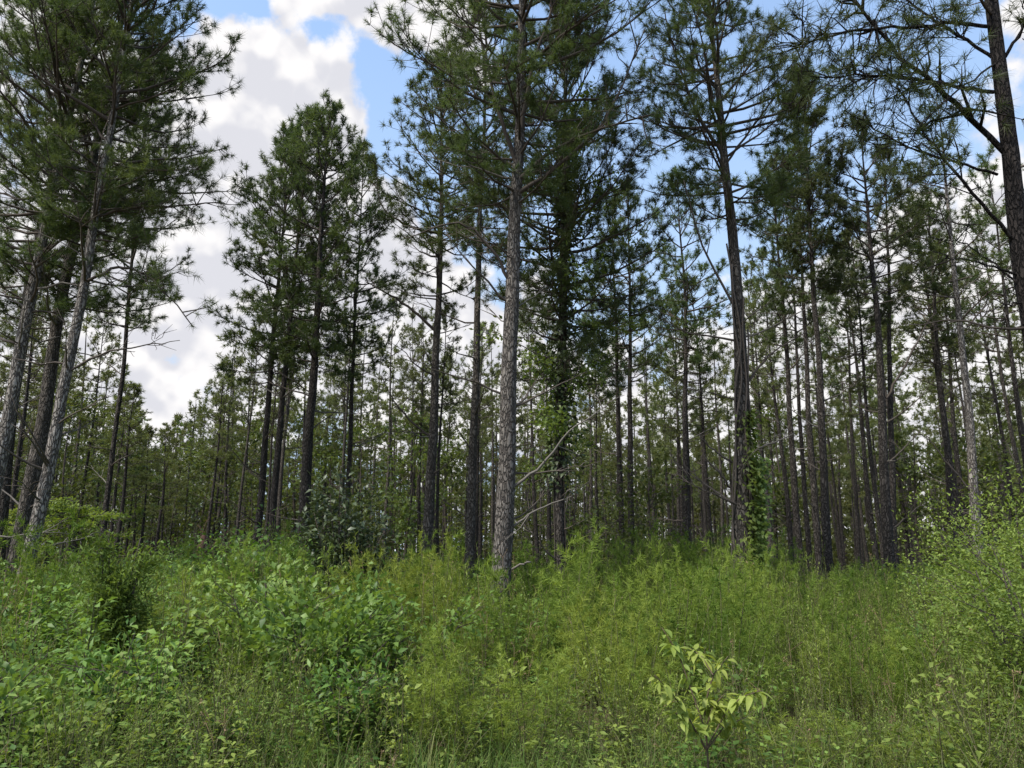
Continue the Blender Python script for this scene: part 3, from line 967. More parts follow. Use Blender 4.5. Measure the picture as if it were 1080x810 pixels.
# --- the far wood that reads as one mass ----------------------------------------------------------------
def stamp(dst, arr, pos, yaw, sc_, mat_shift=0, tshift=None, tilt=None, zs=None):
    """copies of a plant's arrays written into one mesh"""
    v, t, q, tint, tm, qm = arr
    n = len(pos)
    c, s = np.cos(yaw)[:, None], np.sin(yaw)[:, None]
    sx = np.asarray(sc_)[:, None]
    sz = sx if zs is None else np.asarray(zs)[:, None]
    X = (v[None, :, 0] * c - v[None, :, 1] * s) * sx
    Yv = (v[None, :, 0] * s + v[None, :, 1] * c) * sx
    Z = v[None, :, 2] * sz
    if tilt is not None:
        X = X + Z * tilt[:, :1]
        Yv = Yv + Z * tilt[:, 1:2]
    V = np.stack([X + pos[:, None, 0], Yv + pos[:, None, 1], Z + pos[:, None, 2]], -1).reshape(-1, 3)
    k = len(v)
    off = (np.arange(n) * k)[:, None, None]
    T = np.tile(tint, n) if tshift is None else np.clip((tint[None] + np.asarray(tshift)[:, None]), 0, 1).ravel()
    base = dst.n
    dst.v.append(V)
    dst.tint.append(T)
    if len(t):
        dst.t.append((t[None] + off).reshape(-1, 3) + base)
        dst.tm.append(np.tile(tm, n))
    if len(q):
        dst.q.append((q[None] + off).reshape(-1, 4) + base)
        dst.qm.append(np.tile(qm, n))
    dst.n += len(V)


def far_wood():
    g = Geo()
    rng = np.random.default_rng(9)
    protos = []
    for i in range(3):
        ax = lambda z: np.array([0, 0, z], float)
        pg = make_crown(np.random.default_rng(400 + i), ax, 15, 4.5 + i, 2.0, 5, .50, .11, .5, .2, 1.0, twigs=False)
        tube(pg, [[0, 0, -.5], [0, 0, 7], [0, 0, 15]], [.14, .11, .03], 5, .5, 1)
        protos.append(pg.arrays())
    P = []
    y = 74
    while y < 150:
        x = -.78 * y - 6
        while x < .78 * y + 6:
            P.append((x + rng.normal(0, .8), y + rng.normal(0, .8)))
            x += rng.uniform(1.8, 3.4)
        y += 6.0
    P = np.array(P)
    px = 540 + F * P[:, 0] / P[:, 1]
    lim = np.array([top_for(min(max(a, -300), 1400), skyline(a), b) for a, b in zip(px, P[:, 1])])
    h = np.minimum(rng.uniform(13, 17, len(P)), lim * rng.uniform(.85, 1, len(P)))
    w = rng.integers(0, 3, len(P))
    for i in range(3):
        k = w == i
        n = k.sum()
        stamp(g, protos[i], np.column_stack([P[k], np.zeros(n)]), rng.uniform(0, 6.28, n), rng.uniform(.8, 1.2, n), tshift=rng.normal(0, .12, n), zs=h[k] / 15)
    n = 900                                           # young growth under it, head high and more
    bx, by = rng.uniform(-120, 120, n), rng.uniform(66, 152, n)
    bush = []
    for i in range(3):
        b = Geo()
        k = 150
        c = rng.normal(0, 1, (k, 3)) * [.9, .9, 1.1] + [0, 0, 2.2]
        leaves(b, c, rng.normal(0, 1, (k, 3)), UP + rng.normal(0, .6, (k, 3)), .42, .24, np.clip(rng.normal(.3, .2, k), 0, 1), 0)
        bush.append(b.arrays())
    for i in range(3):
        k = np.arange(n) % 3 == i
        stamp(g, bush[i], np.column_stack([bx[k], by[k], 0 * bx[k]]), rng.uniform(0, 6.28, k.sum()), rng.uniform(1.0, 1.7, k.sum()), tshift=rng.normal(-.1, .15, k.sum()), zs=rng.uniform(.6, 1.35, k.sum()))
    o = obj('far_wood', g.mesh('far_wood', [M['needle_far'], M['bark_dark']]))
    tag(o, 'far dark pine wood closing the view between all the trunks', None, None, 'stuff')


far_wood()


# --- young broadleaved trees under the pines ------------------------------------------------------------
def sapling_meshes(seed, H, rad, nleaf, ls, mat, base=.25, flat=False):
    rng = np.random.default_rng(seed)
    gt, gc = Geo(), Geo()
    pts = np.array([[.12 * math.sin(z * .9 + seed), .1 * math.cos(z * .8 + seed), z] for z in np.linspace(-.1, H * .93, 9)])
    tube(gt, pts, np.linspace(.012 * H, .008, 9), 6)
    ends = []
    for k in range(int(10 + H * 3)):
        z = H * rng.uniform(base, .95)
        az = rng.uniform(0, 6.28)
        f = z / H
        L = rad * (1 - .6 * abs(f - .5) * 1.6) * rng.uniform(.5, 1.1)
        d = rot_az(az, R(rng.uniform(0, 12) if flat else rng.uniform(10, 50)))
        p0 = np.array([np.interp(z, pts[:, 2], pts[:, 0]), np.interp(z, pts[:, 2], pts[:, 1]), z])
        p1 = p0 + d * L
        tube(gt, [p0, (p0 + p1) / 2 + [0, 0, .04], p1], [.012, .008, .004], 3, cap=False)
        ends.append((p0, p1, d))
    n = nleaf // len(ends)
    for p0, p1, d in ends:
        t = rng.uniform(.3, 1.1, n)
        pos = p0 + (p1 - p0) * t[:, None] + rng.normal(0, .5, (n, 3)) * np.array([rad * .22, rad * .22, rad * (.06 if flat else .16)])
        dd = d + rng.normal(0, .7, (n, 3)) + [0, 0, -.2]
        leaves(gc, pos, dd, UP + rng.normal(0, .35, (n, 3)), rng.uniform(.7, 1.25, n) * ls, rng.uniform(.42, .62, n) * ls, np.clip(rng.normal(.5, .2, n), 0, 1), 0)
    return gt.mesh('trunk', [M['twig']]), gc.mesh('crown', [M[mat]])


def plant_tree(name, meshes, loc, yaw, s, label, cat, group=None):
    r = root_at(name, loc)
    r.rotation_euler = (0, 0, yaw)
    r.scale = (s, s, s)
    tag(r, label, cat, group)
    obj('trunk', meshes[0], r)
    obj('crown', meshes[1], r)
    return r


SAP = [sapling_meshes(500 + i, 5.0, 1.5, 1300, .15, 'hard') for i in range(3)]
rs = np.random.default_rng(31)
for px, py_top, Y in [(430, 440, 34), (470, 470, 40), (410, 490, 38), (605, 470, 30), (690, 465, 24), (655, 500, 33), (830, 430, 44), 
                      (975, 440, 40), (1045, 430, 36), (230, 470, 42), (180, 480, 46), (140, 455, 50), (260, 500, 36), (210, 430, 52), (110, 450, 40),
                      (60, 420, 36), (340, 460, 44), (380, 450, 40), (560, 490, 44), (15, 440, 42), (255, 440, 58), (160, 500, 60), (310, 430, 50)]:
    p = at(px, 590, Y)
    top = at(px, py_top, Y)[2]
    plant_tree('young_tree', SAP[rs.integers(0, 3)], (p[0], Y, 0), rs.uniform(0, 6.28), top / 5.0,
               'young light green leafy tree half hidden under the pines behind the brush', 'tree', 'young leafy trees under the pines')

fan = sapling_meshes(520, 2.9, 1.25, 2000, .10, 'fan', .55, True)
plant_tree('young_tree', fan, (at(72, 590, 19)[0], 19, 0), .3, 1.08, 'bright green young tree in flat layers just right of the slim pale pine', 'tree')
plant_tree('young_tree', fan, (at(-5, 590, 20)[0], 20, 0), 2.1, 1.02, 'bright green flat layered young tree at the left edge behind the leaning pines', 'tree')

# broken rusty snag left of the dark trio
def snag():
    rng = np.random.default_rng(3)
    p = at(205, 590, 23)
    r = root_at('dead_stump', (p[0], 23, 0))
    tag(r, 'rusty brown broken stump standing among the thin trunks left of the dark trio', 'stump')
    g = Geo()
    tube(g, [[0, 0, -.2], [0.03, 0, .8], [.1, 0, 1.6], [.2, .05, 2.3]], [.22, .18, .15, .06], 12, .5, 0, .10, rng)
    obj('trunk', g.mesh('trunk', [M['rust']]), r)
    for k in range(3):
        obj('dead_branch', dead_limb_mesh(rng, (.12, 0, 1.5 + .2 * k), rng.uniform(0, 3), 1.2, 'rust', R(40)), r)


snag()


# ------------------------------------------------------------------ the brush in front
def env_height(x, y):
    """how tall the brush stands: low and grassy near the camera, chest high from ten metres on"""
    d = np.hypot(x, y)
    px = 540 + 800 * x / np.maximum(y, 1)
    h = np.interp(d, [3.5, 4.6, 5.6, 7, 9, 12, 16, 26], [.20, .34, .62, .95, 1.22, 1.45, 1.60, 1.65])
    side = np.interp(px, [-100, 60, 200, 300, 420, 480, 560, 640, 720, 780, 850, 930, 1000, 1080, 1200],
                     [1.02, 1.0, 1.02, 1.10, 1.08, 1.05, .88, .96, 1.10, 1.08, .86, .84, .95, 1.18, 1.2])
    lump = 1 + .13 * np.sin(x * 1.7 + 2 * np.sin(y * .9)) * np.sin(y * 1.3 + 1.1) + .10 * np.sin(x * .71 + y * .53 + 2)
    return h * side * lump


def p_broad(seed, H=1.0, stems=4, per=30, ls=.085, mat=0):
    rng = np.random.default_rng(seed)
    g = Geo()
    for s in range(stems):
        az = rng.uniform(0, 6.28)
        lean = rng.uniform(.1, .45)
        h = H * rng.uniform(.7, 1.08)
        zz = np.linspace(0, 1, 6)
        pts = np.stack([math.cos(az) * lean * zz ** 1.6, math.sin(az) * lean * zz ** 1.6, h * zz - .12 * lean * zz ** 3], 1)
        tube(g, pts, np.linspace(.008, .003, 6), 3, .5, 1, cap=False)
        t = rng.uniform(.18, 1.0, per) ** .8
        pos = np.stack([np.interp(t, zz, pts[:, c]) for c in range(3)], 1)
        a = az + np.arange(per) * 2.4 + rng.normal(0, .4, per)
        el = np.radians(rng.uniform(-25, 35, per))
        d = np.stack([np.cos(a) * np.cos(el), np.sin(a) * np.cos(el), np.sin(el)], 1)
        pos = pos + d * rng.uniform(.02, .15, per)[:, None]
        sz = rng.uniform(.6, 1.25, per) * ls
        leaves(g, pos, d, UP + rng.normal(0, .35, (per, 3)), sz, sz * rng.uniform(.42, .6, per), np.clip(rng.normal(.42, .2, per) + .18 * (t - .5), 0, 1), mat)
    return g.arrays()


def p_feather(seed, H=1.0, n=10, per=46):
    """dog-fennel like plume: a stem with rising side shoots, each a soft brush of thread leaves"""
    rng = np.random.default_rng(seed)
    g = Geo()
    zz = np.linspace(0, 1, 6)
    lx, ly = rng.normal(0, .10, 2)
    stem = np.stack([lx * zz ** 2, ly * zz ** 2, H * zz], 1)
    tube(g, stem, np.linspace(.007, .002, 6), 3, .5, 1, cap=False)
    for k in range(n):
        t = .25 + .75 * (k + rng.uniform(0, 1)) / n
        p0 = np.array([np.interp(t, zz, stem[:, c]) for c in range(3)])
        L = H * .36 * (1.12 - t) + .05
        az = k * 2.4 + rng.normal(0, .3)
        d = rot_az(az, R(rng.uniform(20, 62)))
        p1 = p0 + d * L
        u = rng.uniform(.05, 1.05, per)
        pos = p0 + (p1 - p0) * u[:, None]
        ph = rng.uniform(0, 6.28, per)
        dd, a, b = basis(d[None])
        dv = dd * .55 + (a * np.cos(ph)[:, None] + b * np.sin(ph)[:, None]) * .85 + rng.normal(0, .3, (per, 3))
        ln = rng.uniform(.030, .065, per)
        w = np.cross(dv, rng.normal(0, 1, (per, 3)))
        w /= np.linalg.norm(w, axis=1, keepdims=True)
        v = np.stack([pos - w * .0030, pos + w * .0030, pos + dv * ln[:, None]], 1).reshape(-1, 3)
        g.add(v, np.arange(per * 3).reshape(-1, 3), None, np.repeat(np.clip(rng.normal(.45, .16, per), 0, 1), 3), 0)
    return g.arrays()


def p_weed(seed, H=1.0, stems=3, per=42, ll=.075, lw=.012):
    """goldenrod and aster like stalks with narrow leaves"""
    rng = np.random.default_rng(seed)
    g = Geo()
    for s in range(stems):
        az = rng.uniform(0, 6.28)
        lean = rng.uniform(.02, .28)
        h = H * rng.uniform(.65, 1.08)
        zz = np.linspace(0, 1, 6)
        pts = np.stack([math.cos(az) * lean * zz ** 1.8 + .05 * math.cos(az * 3), math.sin(az) * lean * zz ** 1.8 + .05 * math.sin(az * 3), h * zz], 1)
        tube(g, pts, np.linspace(.006, .002, 6), 3, .6, 1, cap=False)
        t = np.linspace(.2, 1.0, per)
        pos = np.stack([np.interp(t, zz, pts[:, c]) for c in range(3)], 1)
        a = np.arange(per) * 2.4 + rng.normal(0, .3, per)
        el = np.radians(20 + 45 * t + rng.normal(0, 10, per))
        d = np.stack([np.cos(a) * np.cos(el), np.sin(a) * np.cos(el), np.sin(el)], 1)
        sz = ll * rng.uniform(.6, 1.2, per) * (1.1 - .45 * t)
        leaves(g, pos, d, UP + rng.normal(0, .4, (per, 3)), sz, lw * rng.uniform(.7, 1.3, per), np.clip(rng.normal(.4, .18, per) + .25 * (t - .5), 0, 1), 0, .2, .3)
    return g.arrays()


def p_grass(seed, n=26, H=.5):
    rng = np.random.default_rng(seed)
    g = Geo()
    for k in range(n):
        az = rng.uniform(0, 6.28)
        h = H * rng.uniform(.5, 1.15)
        ben = h * rng.uniform(.15, .75)
        zz = np.linspace(0, 1, 5)
        c = np.stack([math.cos(az) * ben * zz ** 2, math.sin(az) * ben * zz ** 2, h * zz - .35 * ben * zz ** 3], 1) + np.array([*rng.normal(0, .05, 2), 0])
        sd = np.array([-math.sin(az), math.cos(az), 0]) * .0032
        w = (1 - zz ** 1.5)[:, None] * sd
        v = np.concatenate([c - w, c + w])
        q = [[i, i + 1, i + 6, i + 5] for i in range(4)]
        g.add(v, None, q, np.clip(rng.normal(.25, .22), 0, 1), 0)
    return g.arrays()


PB = [p_broad(600 + i, 1, 4, 30, .085) for i in range(6)]
PBL = [p_broad(620 + i, 1, 4, 26, .13) for i in range(4)]
PF = [p_feather(640 + i, 1, 12, 52) for i in range(8)]
PW = [p_weed(660 + i, 1, 3, 42) for i in range(6)]
PWS = [p_weed(680 + i, 1, 4, 40, .045, .014) for i in range(5)]
PG = [p_grass(700 + i) for i in range(5)]


def field(n, rng, d0, d1, px0=-90, px1=1170, power=1.25):
    u = rng.uniform(0, 1, n)
    d = (d0 ** power + u * (d1 ** power - d0 ** power)) ** (1 / power)
    px = rng.uniform(px0, px1, n)
    th = np.arctan((px - 540) / 800)
    return d * np.sin(th), d * np.cos(th), px, d


# hummocks: every one has its own leaf colour, height and mix of plants
rh = np.random.default_rng(4242)
HX, HY, HP, HD = field(640, rh, 4.6, 24, -140, 1220, power=1.35)
HR = np.clip(.26 + .035 * HD, .3, 1.0) * rh.uniform(.65, 1.35, len(HX))
HH = rh.uniform(.46, 1.30, len(HX))
HT = np.clip(rh.normal(0, .24, len(HX)), -.4, .45)
HK = rh.uniform(0, 1, len(HX))


sig = lambda v: 1 / (1 + math.exp(-v))
lf = lambda px: sig((455 - px) / 45)
rt = lambda px: sig((px - 830) / 60)


def kind_weights(px, d):
    """broad leaved, feathery, narrow leaved, small leaved"""
    return np.array([.08 + .90 * lf(px), (.12 + .62 * (1 - lf(px)) * (1 - .50 * rt(px))) * np.interp(d, [4, 8, 12], [.6, 1, 1.5]),
                     .24, .10 + .75 * rt(px) + .26 * (1 - lf(px))])


HKIND = []
for p_, d_ in zip(HP, HD):
    w_ = kind_weights(p_, d_)
    m_ = rh.choice(4, p=w_ / w_.sum())
    HKIND.append({m_} if rh.uniform() < .72 else {m_, rh.choice(4, p=w_ / w_.sum())})


def brush(name, label, which, protos, per, mats, rng, hs=(.72, 1.05), wide=.75, stray=0, tjit=.13):
    X, Y, H, S, T, TL = [], [], [], [], [], []
    for i in [j for j, k in enumerate(HKIND) if which in k]:
        n = int(per * (HR[i] / .6) ** 2 * rng.uniform(.8, 1.2) * np.interp(HD[i], [4, 12, 24], [1.0, 1.0, .8]))
        a, q = rng.uniform(0, 6.28, n), np.sqrt(rng.uniform(0, 1, n))
        x, y = HX[i] + np.cos(a) * q * HR[i], HY[i] + np.sin(a) * q * HR[i]
        h = env_height(x, y) * HH[i] * (1.10 - .66 * q ** 2) * rng.uniform(*hs, n)
        X.append(x); Y.append(y); H.append(h)
        S.append(wide * (.5 + .5 * h) * rng.uniform(.8, 1.25, n))
        T.append(HT[i] + rng.normal(0, tjit, n))
        TL.append(np.column_stack([np.cos(a), np.sin(a)]) * (q * .30)[:, None] + rng.normal(0, .07, (n, 2)))
    if stray:
        x, y, px, d = field(stray, rng, 4.2, 24, power=1.3)
        h = env_height(x, y) * rng.uniform(.4, .85, stray)
        X.append(x); Y.append(y); H.append(h)
        S.append(wide * (.5 + .5 * h) * rng.uniform(.8, 1.2, stray))
        T.append(rng.normal(0, .15, stray)); TL.append(rng.normal(0, .12, (stray, 2)))
    x, y, h, sc_, ts = map(np.concatenate, (X, Y, H, S, T))
    tl = np.concatenate(TL)
    w = rng.integers(0, len(protos), len(x))
    g = Geo()
    for i, arr in enumerate(protos):
        k = w == i
        if k.any():
            stamp(g, arr, np.column_stack([x[k], y[k], hill(x[k], y[k]) - .02]), rng.uniform(0, 6.28, k.sum()), sc_[k], tshift=ts[k], tilt=tl[k], zs=h[k])
    o = obj(name, g.mesh(name, mats))
    tag(o, label, None, None, 'stuff')
    print(name, len(x), sum(map(len, g.tm)))
    return o


rg = np.random.default_rng(41)
brush('broadleaf_undergrowth', 'tangle of broad leaved green undergrowth, thickest on the left', 0, PB, 9, [M['broad'], M['stem']], rg, (.7, 1.0), .85, 160)
brush('feathery_undergrowth', 'soft yellow green feathery weeds filling the clearing', 1, PF, 9, [M['feather'], M['stem']], rg, (.75, 1.1), 1.0, 160)
brush('narrow_leaved_undergrowth', 'narrow leaved stalky weeds mixed through the brush', 2, PW, 9, [M['weed'], M['stem']], rg, (.65, 1.08), .75, 260)
brush('small_leaved_undergrowth', 'olive small leaved weeds, thickest on the right', 3, PWS, 12, [M['weed'], M['stem']], rg, (.6, 1.0), .75, 260)


def grass():
    rng = np.random.default_rng(66)
    n = 1500
    x, y, px, d = field(n, rng, 3.3, 11, power=1.15)
    k = rng.uniform(0, 1, n) < np.interp(d, [3.4, 5.2, 7.5, 12], [1, .9, .3, .15])
    x, y = x[k], y[k]
    n = len(x)
    g = Geo()
    w = rng.integers(0, 5, n)
    for i in range(5):
        k = w == i
        stamp(g, PG[i], np.column_stack([x[k], y[k], hill(x[k], y[k]) - .01]), rng.uniform(0, 6.28, k.sum()), rng.uniform(.7, 1.3, k.sum()),
              tshift=rng.normal(0, .25, k.sum()), zs=rng.uniform(.5, 1.1, k.sum()))
    o = obj('grass', g.mesh('grass', [M['grass']]))
    tag(o, 'thin grass blades at the near edge of the brush, some straw coloured', None, None, 'stuff')


grass()


def low_weeds():
    """knee high weeds that fill the near edge"""
    rng = np.random.default_rng(67)
    g = Geo()
    n = 420
    x, y, px, d = field(n, rng, 3.9, 6.6, power=1.2)
    w = rng.integers(0, 4, n)
    for i, arr in enumerate([PB[0], PWS[0], PWS[1], PW[2]]):
        k = w == i
        stamp(g, arr, np.column_stack([x[k], y[k], hill(x[k], y[k]) - .01]), rng.uniform(0, 6.28, k.sum()), rng.uniform(.5, .75, k.sum()),
              tshift=rng.normal(0, .2, k.sum()), tilt=rng.normal(0, .25, (k.sum(), 2)), zs=env_height(x[k], y[k]) * rng.uniform(.6, 1.25, k.sum()))
    o = obj('low_weeds', g.mesh('low_weeds', [M['weed'], M['stem']]))
    tag(o, 'knee high mixed weeds along the near edge of the brush', None, None, 'stuff')


low_weeds()


def dry_stalks():
    """last year's dead stalks with small seed heads, thin and tan"""
    rng = np.random.default_rng(68)
    g = Geo()
    x, y, px, d = field(240, rng, 4.6, 18, power=1.3)
    for i in range(len(x)):
        h = float(env_height(x[i], y[i])) * rng.uniform(.7, 1.12)
        ln = rng.normal(0, .16, 2)
        b = np.array([x[i], y[i], 0])
        z = np.linspace(0, 1, 5)
        p = b + np.stack([ln[0] * z ** 1.5, ln[1] * z ** 1.5, h * z], 1)
        tube(g, p, np.linspace(.0032, .0016, 5), 3, .5, 0)
        for k in range(rng.integers(2, 6)):
            t = rng.uniform(.6, 1)
            q = b + np.array([ln[0] * t ** 1.5, ln[1] * t ** 1.5, h * t])
            e = q + rot_az(rng.uniform(0, 6.28), R(rng.uniform(20, 70))) * rng.uniform(.05, .16)
            tube(g, [q, e], [.0022, .0016], 3, .5, 0)
            leaves(g, np.repeat(e[None], 4, 0), rng.normal(0, 1, (4, 3)), rng.normal(0, 1, (4, 3)), .022, .012, .5, 1)
    o = obj('dry_stalks', g.mesh('dry_stalks', [M['straw'], M['straw']]))
    tag(o, 'thin tan dead stalks with seed heads sticking out of the brush', None, None, 'stuff')


dry_stalks()


def floor_growth():
    """low growth on the forest floor behind the brush"""
    rng = np.random.default_rng(8)
    g = Geo()
    n = 1300
    x, y, px, d = field(n, rng, 20, 72, -150, 1230, 1.5)
    w = rng.integers(0, 4, n)
    for i in range(4):
        k = w == i
        stamp(g, PBL[i], np.column_stack([x[k], y[k], 0 * x[k] - .05]), rng.uniform(0, 6.28, k.sum()), rng.uniform(1.2, 2.4, k.sum()),
              tshift=rng.normal(-.05, .15, k.sum()), zs=rng.uniform(.6, 1.4, k.sum()))
    o = obj('forest_undergrowth', g.mesh('forest_undergrowth', [M['hard'], M['stem']]))
    tag(o, 'low green growth on the forest floor between the trunks behind the brush', None, None, 'stuff')


floor_growth()


# --- plants that stand out of the brush -----------------------------------------------------------------
def shrub(name, label, cat, px, py_base, Y, H, rad, nleaf, ls, lw, mat, seed, stems=7, group=None, fan=.9, lump=.3, base=.15, tint=.5):
    """a single bush: stems from one foot, leaves in clumps along and around them"""
    rng = np.random.default_rng(seed)
    x = at(px, 590, Y)[0]
    r = root_at(name, (x, Y, float(hill(x, Y)) - .02))
    tag(r, label, cat, group)
    gs, gl = Geo(), Geo()
    ends = []
    for s in range(stems):
        az = rng.uniform(0, 6.28)
        rr = rad * math.sqrt(rng.uniform(.02, 1)) * fan
        h = H * rng.uniform(.68, 1.0) * (1 - .25 * (rr / rad) ** 2)
        zz = np.linspace(0, 1, 7)
        pts = np.stack([math.cos(az) * rr * zz ** 1.3, math.sin(az) * rr * zz ** 1.3, h * zz], 1) + rng.normal(0, .02, (7, 3)) * zz[:, None]
        tube(gs, pts, np.linspace(.010 + .006 * H, .004, 7), 5)
        for k in range(6):
            t = rng.uniform(base + .1, 1)
            p0 = np.array([np.interp(t, zz, pts[:, c]) for c in range(3)])
            d = rot_az(az + rng.normal(0, 1.2), R(rng.uniform(5, 60)))
            p1 = p0 + d * rad * rng.uniform(.25, .6)
            tube(gs, [p0, (p0 + p1) / 2, p1], [.006, .004, .003], 3, cap=False)
            ends.append((p0, p1, d))
    n = nleaf // len(ends)
    for p0, p1, d in ends:
        t = rng.uniform(.15, 1.05, n)
        pos = p0 + (p1 - p0) * t[:, None] + rng.normal(0, lump * rad * .28, (n, 3))
        pos[:, 2] = np.maximum(pos[:, 2], .03)
        dd = d + rng.normal(0, .65, (n, 3))
        ct = rng.normal(0, .12)
        leaves(gl, pos, dd, UP + rng.normal(0, .4, (n, 3)), ls * rng.uniform(.6, 1.25, n), lw * rng.uniform(.7, 1.2, n), np.clip(rng.normal(tint, .17, n) + ct, 0, 1), 0)
    obj('stem', gs.mesh('stem', [M['twig']]), r)
    obj('foliage', gl.mesh('foliage', [M[mat]]), r)
    return r


def clump(name, label, cat, px, Y, H, rad, protos, n, mats, seed, group=None, wide=.9, tsh=.1):
    rng = np.random.default_rng(seed)
    x = at(px, 590, Y)[0]
    r = root_at(name, (x, Y, float(hill(x, Y)) - .02))
    tag(r, label, cat, group)
    g = Geo()
    a, q = rng.uniform(0, 6.28, n), np.sqrt(rng.uniform(0, 1, n)) * rad
    pos = np.column_stack([np.cos(a) * q, np.sin(a) * q, 0 * q])
    h = H * rng.uniform(.7, 1.0, n) * (1 - .35 * (q / rad) ** 2)
    tl = np.column_stack([np.cos(a), np.sin(a)]) * (q / rad * .22)[:, None] + rng.normal(0, .04, (n, 2))
    w = rng.integers(0, len(protos), n)
    for i, arr in enumerate(protos):
        k = w == i
        if k.any():
            stamp(g, arr, pos[k], rng.uniform(0, 6.28, k.sum()), wide * (.6 + .4 * h[k]), tshift=rng.normal(tsh, .08, k.sum()), tilt=tl[k], zs=h[k])
    v, t, qd, tint, tm, qm = g.arrays()
    gf, gs = Geo(), Geo()
    gf.add(v, t, None, tint, 0)
    gs.add(v, t[tm == 1], qd, tint, 0)
    gf.t = [t[tm == 0]]; gf.tm = [tm[tm == 0]]
    obj('foliage', gf.mesh('foliage', [mats[0]]), r)
    obj('stem', gs.mesh('stem', [mats[1]]), r)
    return r


# glossy dark evergreen shrub left of the middle, with a bluish leafy foot
shrub('evergreen_shrub', 'glossy dark evergreen shrub in front of the thickest trunk of the dark trio', 'shrub', 362, 590, 13.2, 3.25, .72, 3600, .125, .062, 'holly', 801, 11, base=.30, lump=.55)
# dark cedar like bush
r = shrub('cedar_bush', 'dense dark green rounded conifer bush, taller than the leaves around it on the left', 'shrub', 131, 640, 8.0, 1.95, .40, 9500, .085, .018, 'cedar', 802, 10, fan=.55, base=.05, lump=.7, tint=.6)
# hummocks of broad leaves
shrub('broadleaf_bush', 'big mound of broad bluish green leaves with a dark hollow in its left side', 'shrub', 352, 700, 7.4, 1.22, .85, 2600, .095, .050, 'broad', 803, 12, base=.2, lump=.5, tint=.38)
shrub('broadleaf_bush', 'bright leafy bush topping the big bluish green mound, left of the evergreen shrub foot', 'shrub', 285, 660, 8.6, 1.38, .75, 1900, .09, .05, 'broad', 804, 10, base=.3, lump=.5, tint=.62)
shrub('broadleaf_bush', 'pale leaved low bush filling the lower left corner of the brush', 'shrub', 60, 760, 5.8, .80, .7, 1700, .085, .04, 'broad', 805, 12, base=.15, lump=.5, tint=.6)
shrub('broadleaf_bush', 'leafy bush with drooping narrow leaves below the dark conifer bush', 'shrub', 165, 720, 6.6, .95, .6, 1500, .095, .034, 'broad', 806, 10, base=.15, lump=.5, tint=.5)
shrub('broadleaf_bush', 'bluish green leafy bush right of the big mound, below the feathery tops', 'shrub', 430, 650, 8.4, 1.32, .7, 1700, .085, .04, 'broad', 807, 10, base=.2, lump=.5, tint=.42)
shrub('broadleaf_bush', 'low dark leafed bush in front of the big bluish mound', 'shrub', 385, 745, 6.1, .72, .5, 1000, .075, .034, 'broad', 808, 8, base=.15, lump=.5, tint=.3)
shrub('broadleaf_bush', 'pale green bush just under the slim pale pine at the left', 'shrub', 20, 640, 9.5, 1.36, .8, 1700, .09, .045, 'broad', 809, 10, base=.25, lump=.5, tint=.62)
# the pale green shrub at the right edge
shrub('flowering_shrub', 'tall pale green small leaved shrub rising above the brush at the right edge', 'shrub', 1078, 600, 8.2, 2.50, .92, 17000, .046, .023, 'weed', 810, 16, base=.18, lump=.75, tint=.72)
shrub('flowering_shrub', 'shorter olive shrub with wiry brown stems in front of the tall pale one', 'shrub', 1085, 700, 6.4, 1.75, .75, 9500, .042, .020, 'weed', 811, 12, base=.2, lump=.75, tint=.5)
shrub('flowering_shrub', 'small pale tufted shrub left of the tall pale one, under the dark trunks', 'shrub', 985, 610, 11.5, 1.62, .6, 2400, .05, .022, 'weed', 812, 10, base=.3, lump=.5, tint=.75)
# dog fennel plumes
for k, (px, Y, H, rd, n, lb) in enumerate([
        (722, 9.6, 1.98, .62, 26, 'tall bright feathery clump with bent tips left of the vine stemmed pine foot'),
        (768, 10.4, 1.92, .55, 22, 'feathery yellow green clump right below the bright green climber'),
        (236, 11.5, 2.02, .55, 22, 'feathery bright clump left of the evergreen shrub, below the rusty stump'),
        (278, 12.4, 2.08, .50, 20, 'feathery clump leaning towards the evergreen shrub from its left'),
        (455, 11.2, 2.02, .60, 26, 'yellow green feathery clump right of the evergreen shrub'),
        (405, 10.8, 1.92, .50, 20, 'feathery clump hugging the right foot of the evergreen shrub'),
        (525, 6.2, 1.10, .60, 30, 'low light green feathery mound near the front, below the thick middle pine'),
        (640, 7.2, 1.32, .50, 22, 'feathery clump between the low feathery mound and the lime leaved sapling'),
        (690, 8.8, 1.62, .45, 18, 'feathery clump behind the lime leaved sapling'),
        (612, 9.6, 1.38, .50, 18, 'dull feathery clump under the vine wrapped pine'),
        (840, 5.6, .62, .35, 16, 'small bright ferny tuft right of the lime leaved sapling'),
        (958, 5.3, .60, .22, 12, 'upright bright plume near the lower right corner'),
        (885, 8.4, 1.12, .55, 20, 'wide feathery clump in the middle of the right hand brush'),
        (180, 9.6, 1.40, .45, 16, 'feathery clump right behind the dark conifer bush')]):
    clump('dog_fennel', lb, 'plant', px, Y, H, rd, PF, int(n * .9), [M['feather'], M['stem']], 840 + k, 'feathery dog fennel clumps', 1.05, .30)
for k, (px, Y, H, rd, n, lb) in enumerate([
        (222, 5.9, .88, .35, 18, 'upright narrow leaved weeds in front of the big leafy mound'),
        (250, 7.0, 1.08, .30, 16, 'narrow leaved stalks standing against the left side of the big leafy mound'),
        (575, 5.4, .56, .40, 18, 'low narrow leaved weeds in front of the light feathery mound'),
        (905, 6.2, .80, .40, 18, 'narrow leaved weeds in the middle of the lower right brush'),
        (1010, 6.0, .95, .40, 18, 'narrow leaved weeds left of the olive wiry shrub')]):
    clump('goldenrod', lb, 'plant', px, Y, H, rd, PW, n, [M['weed'], M['stem']], 870 + k, 'narrow leaved weed clumps', .8, .1)


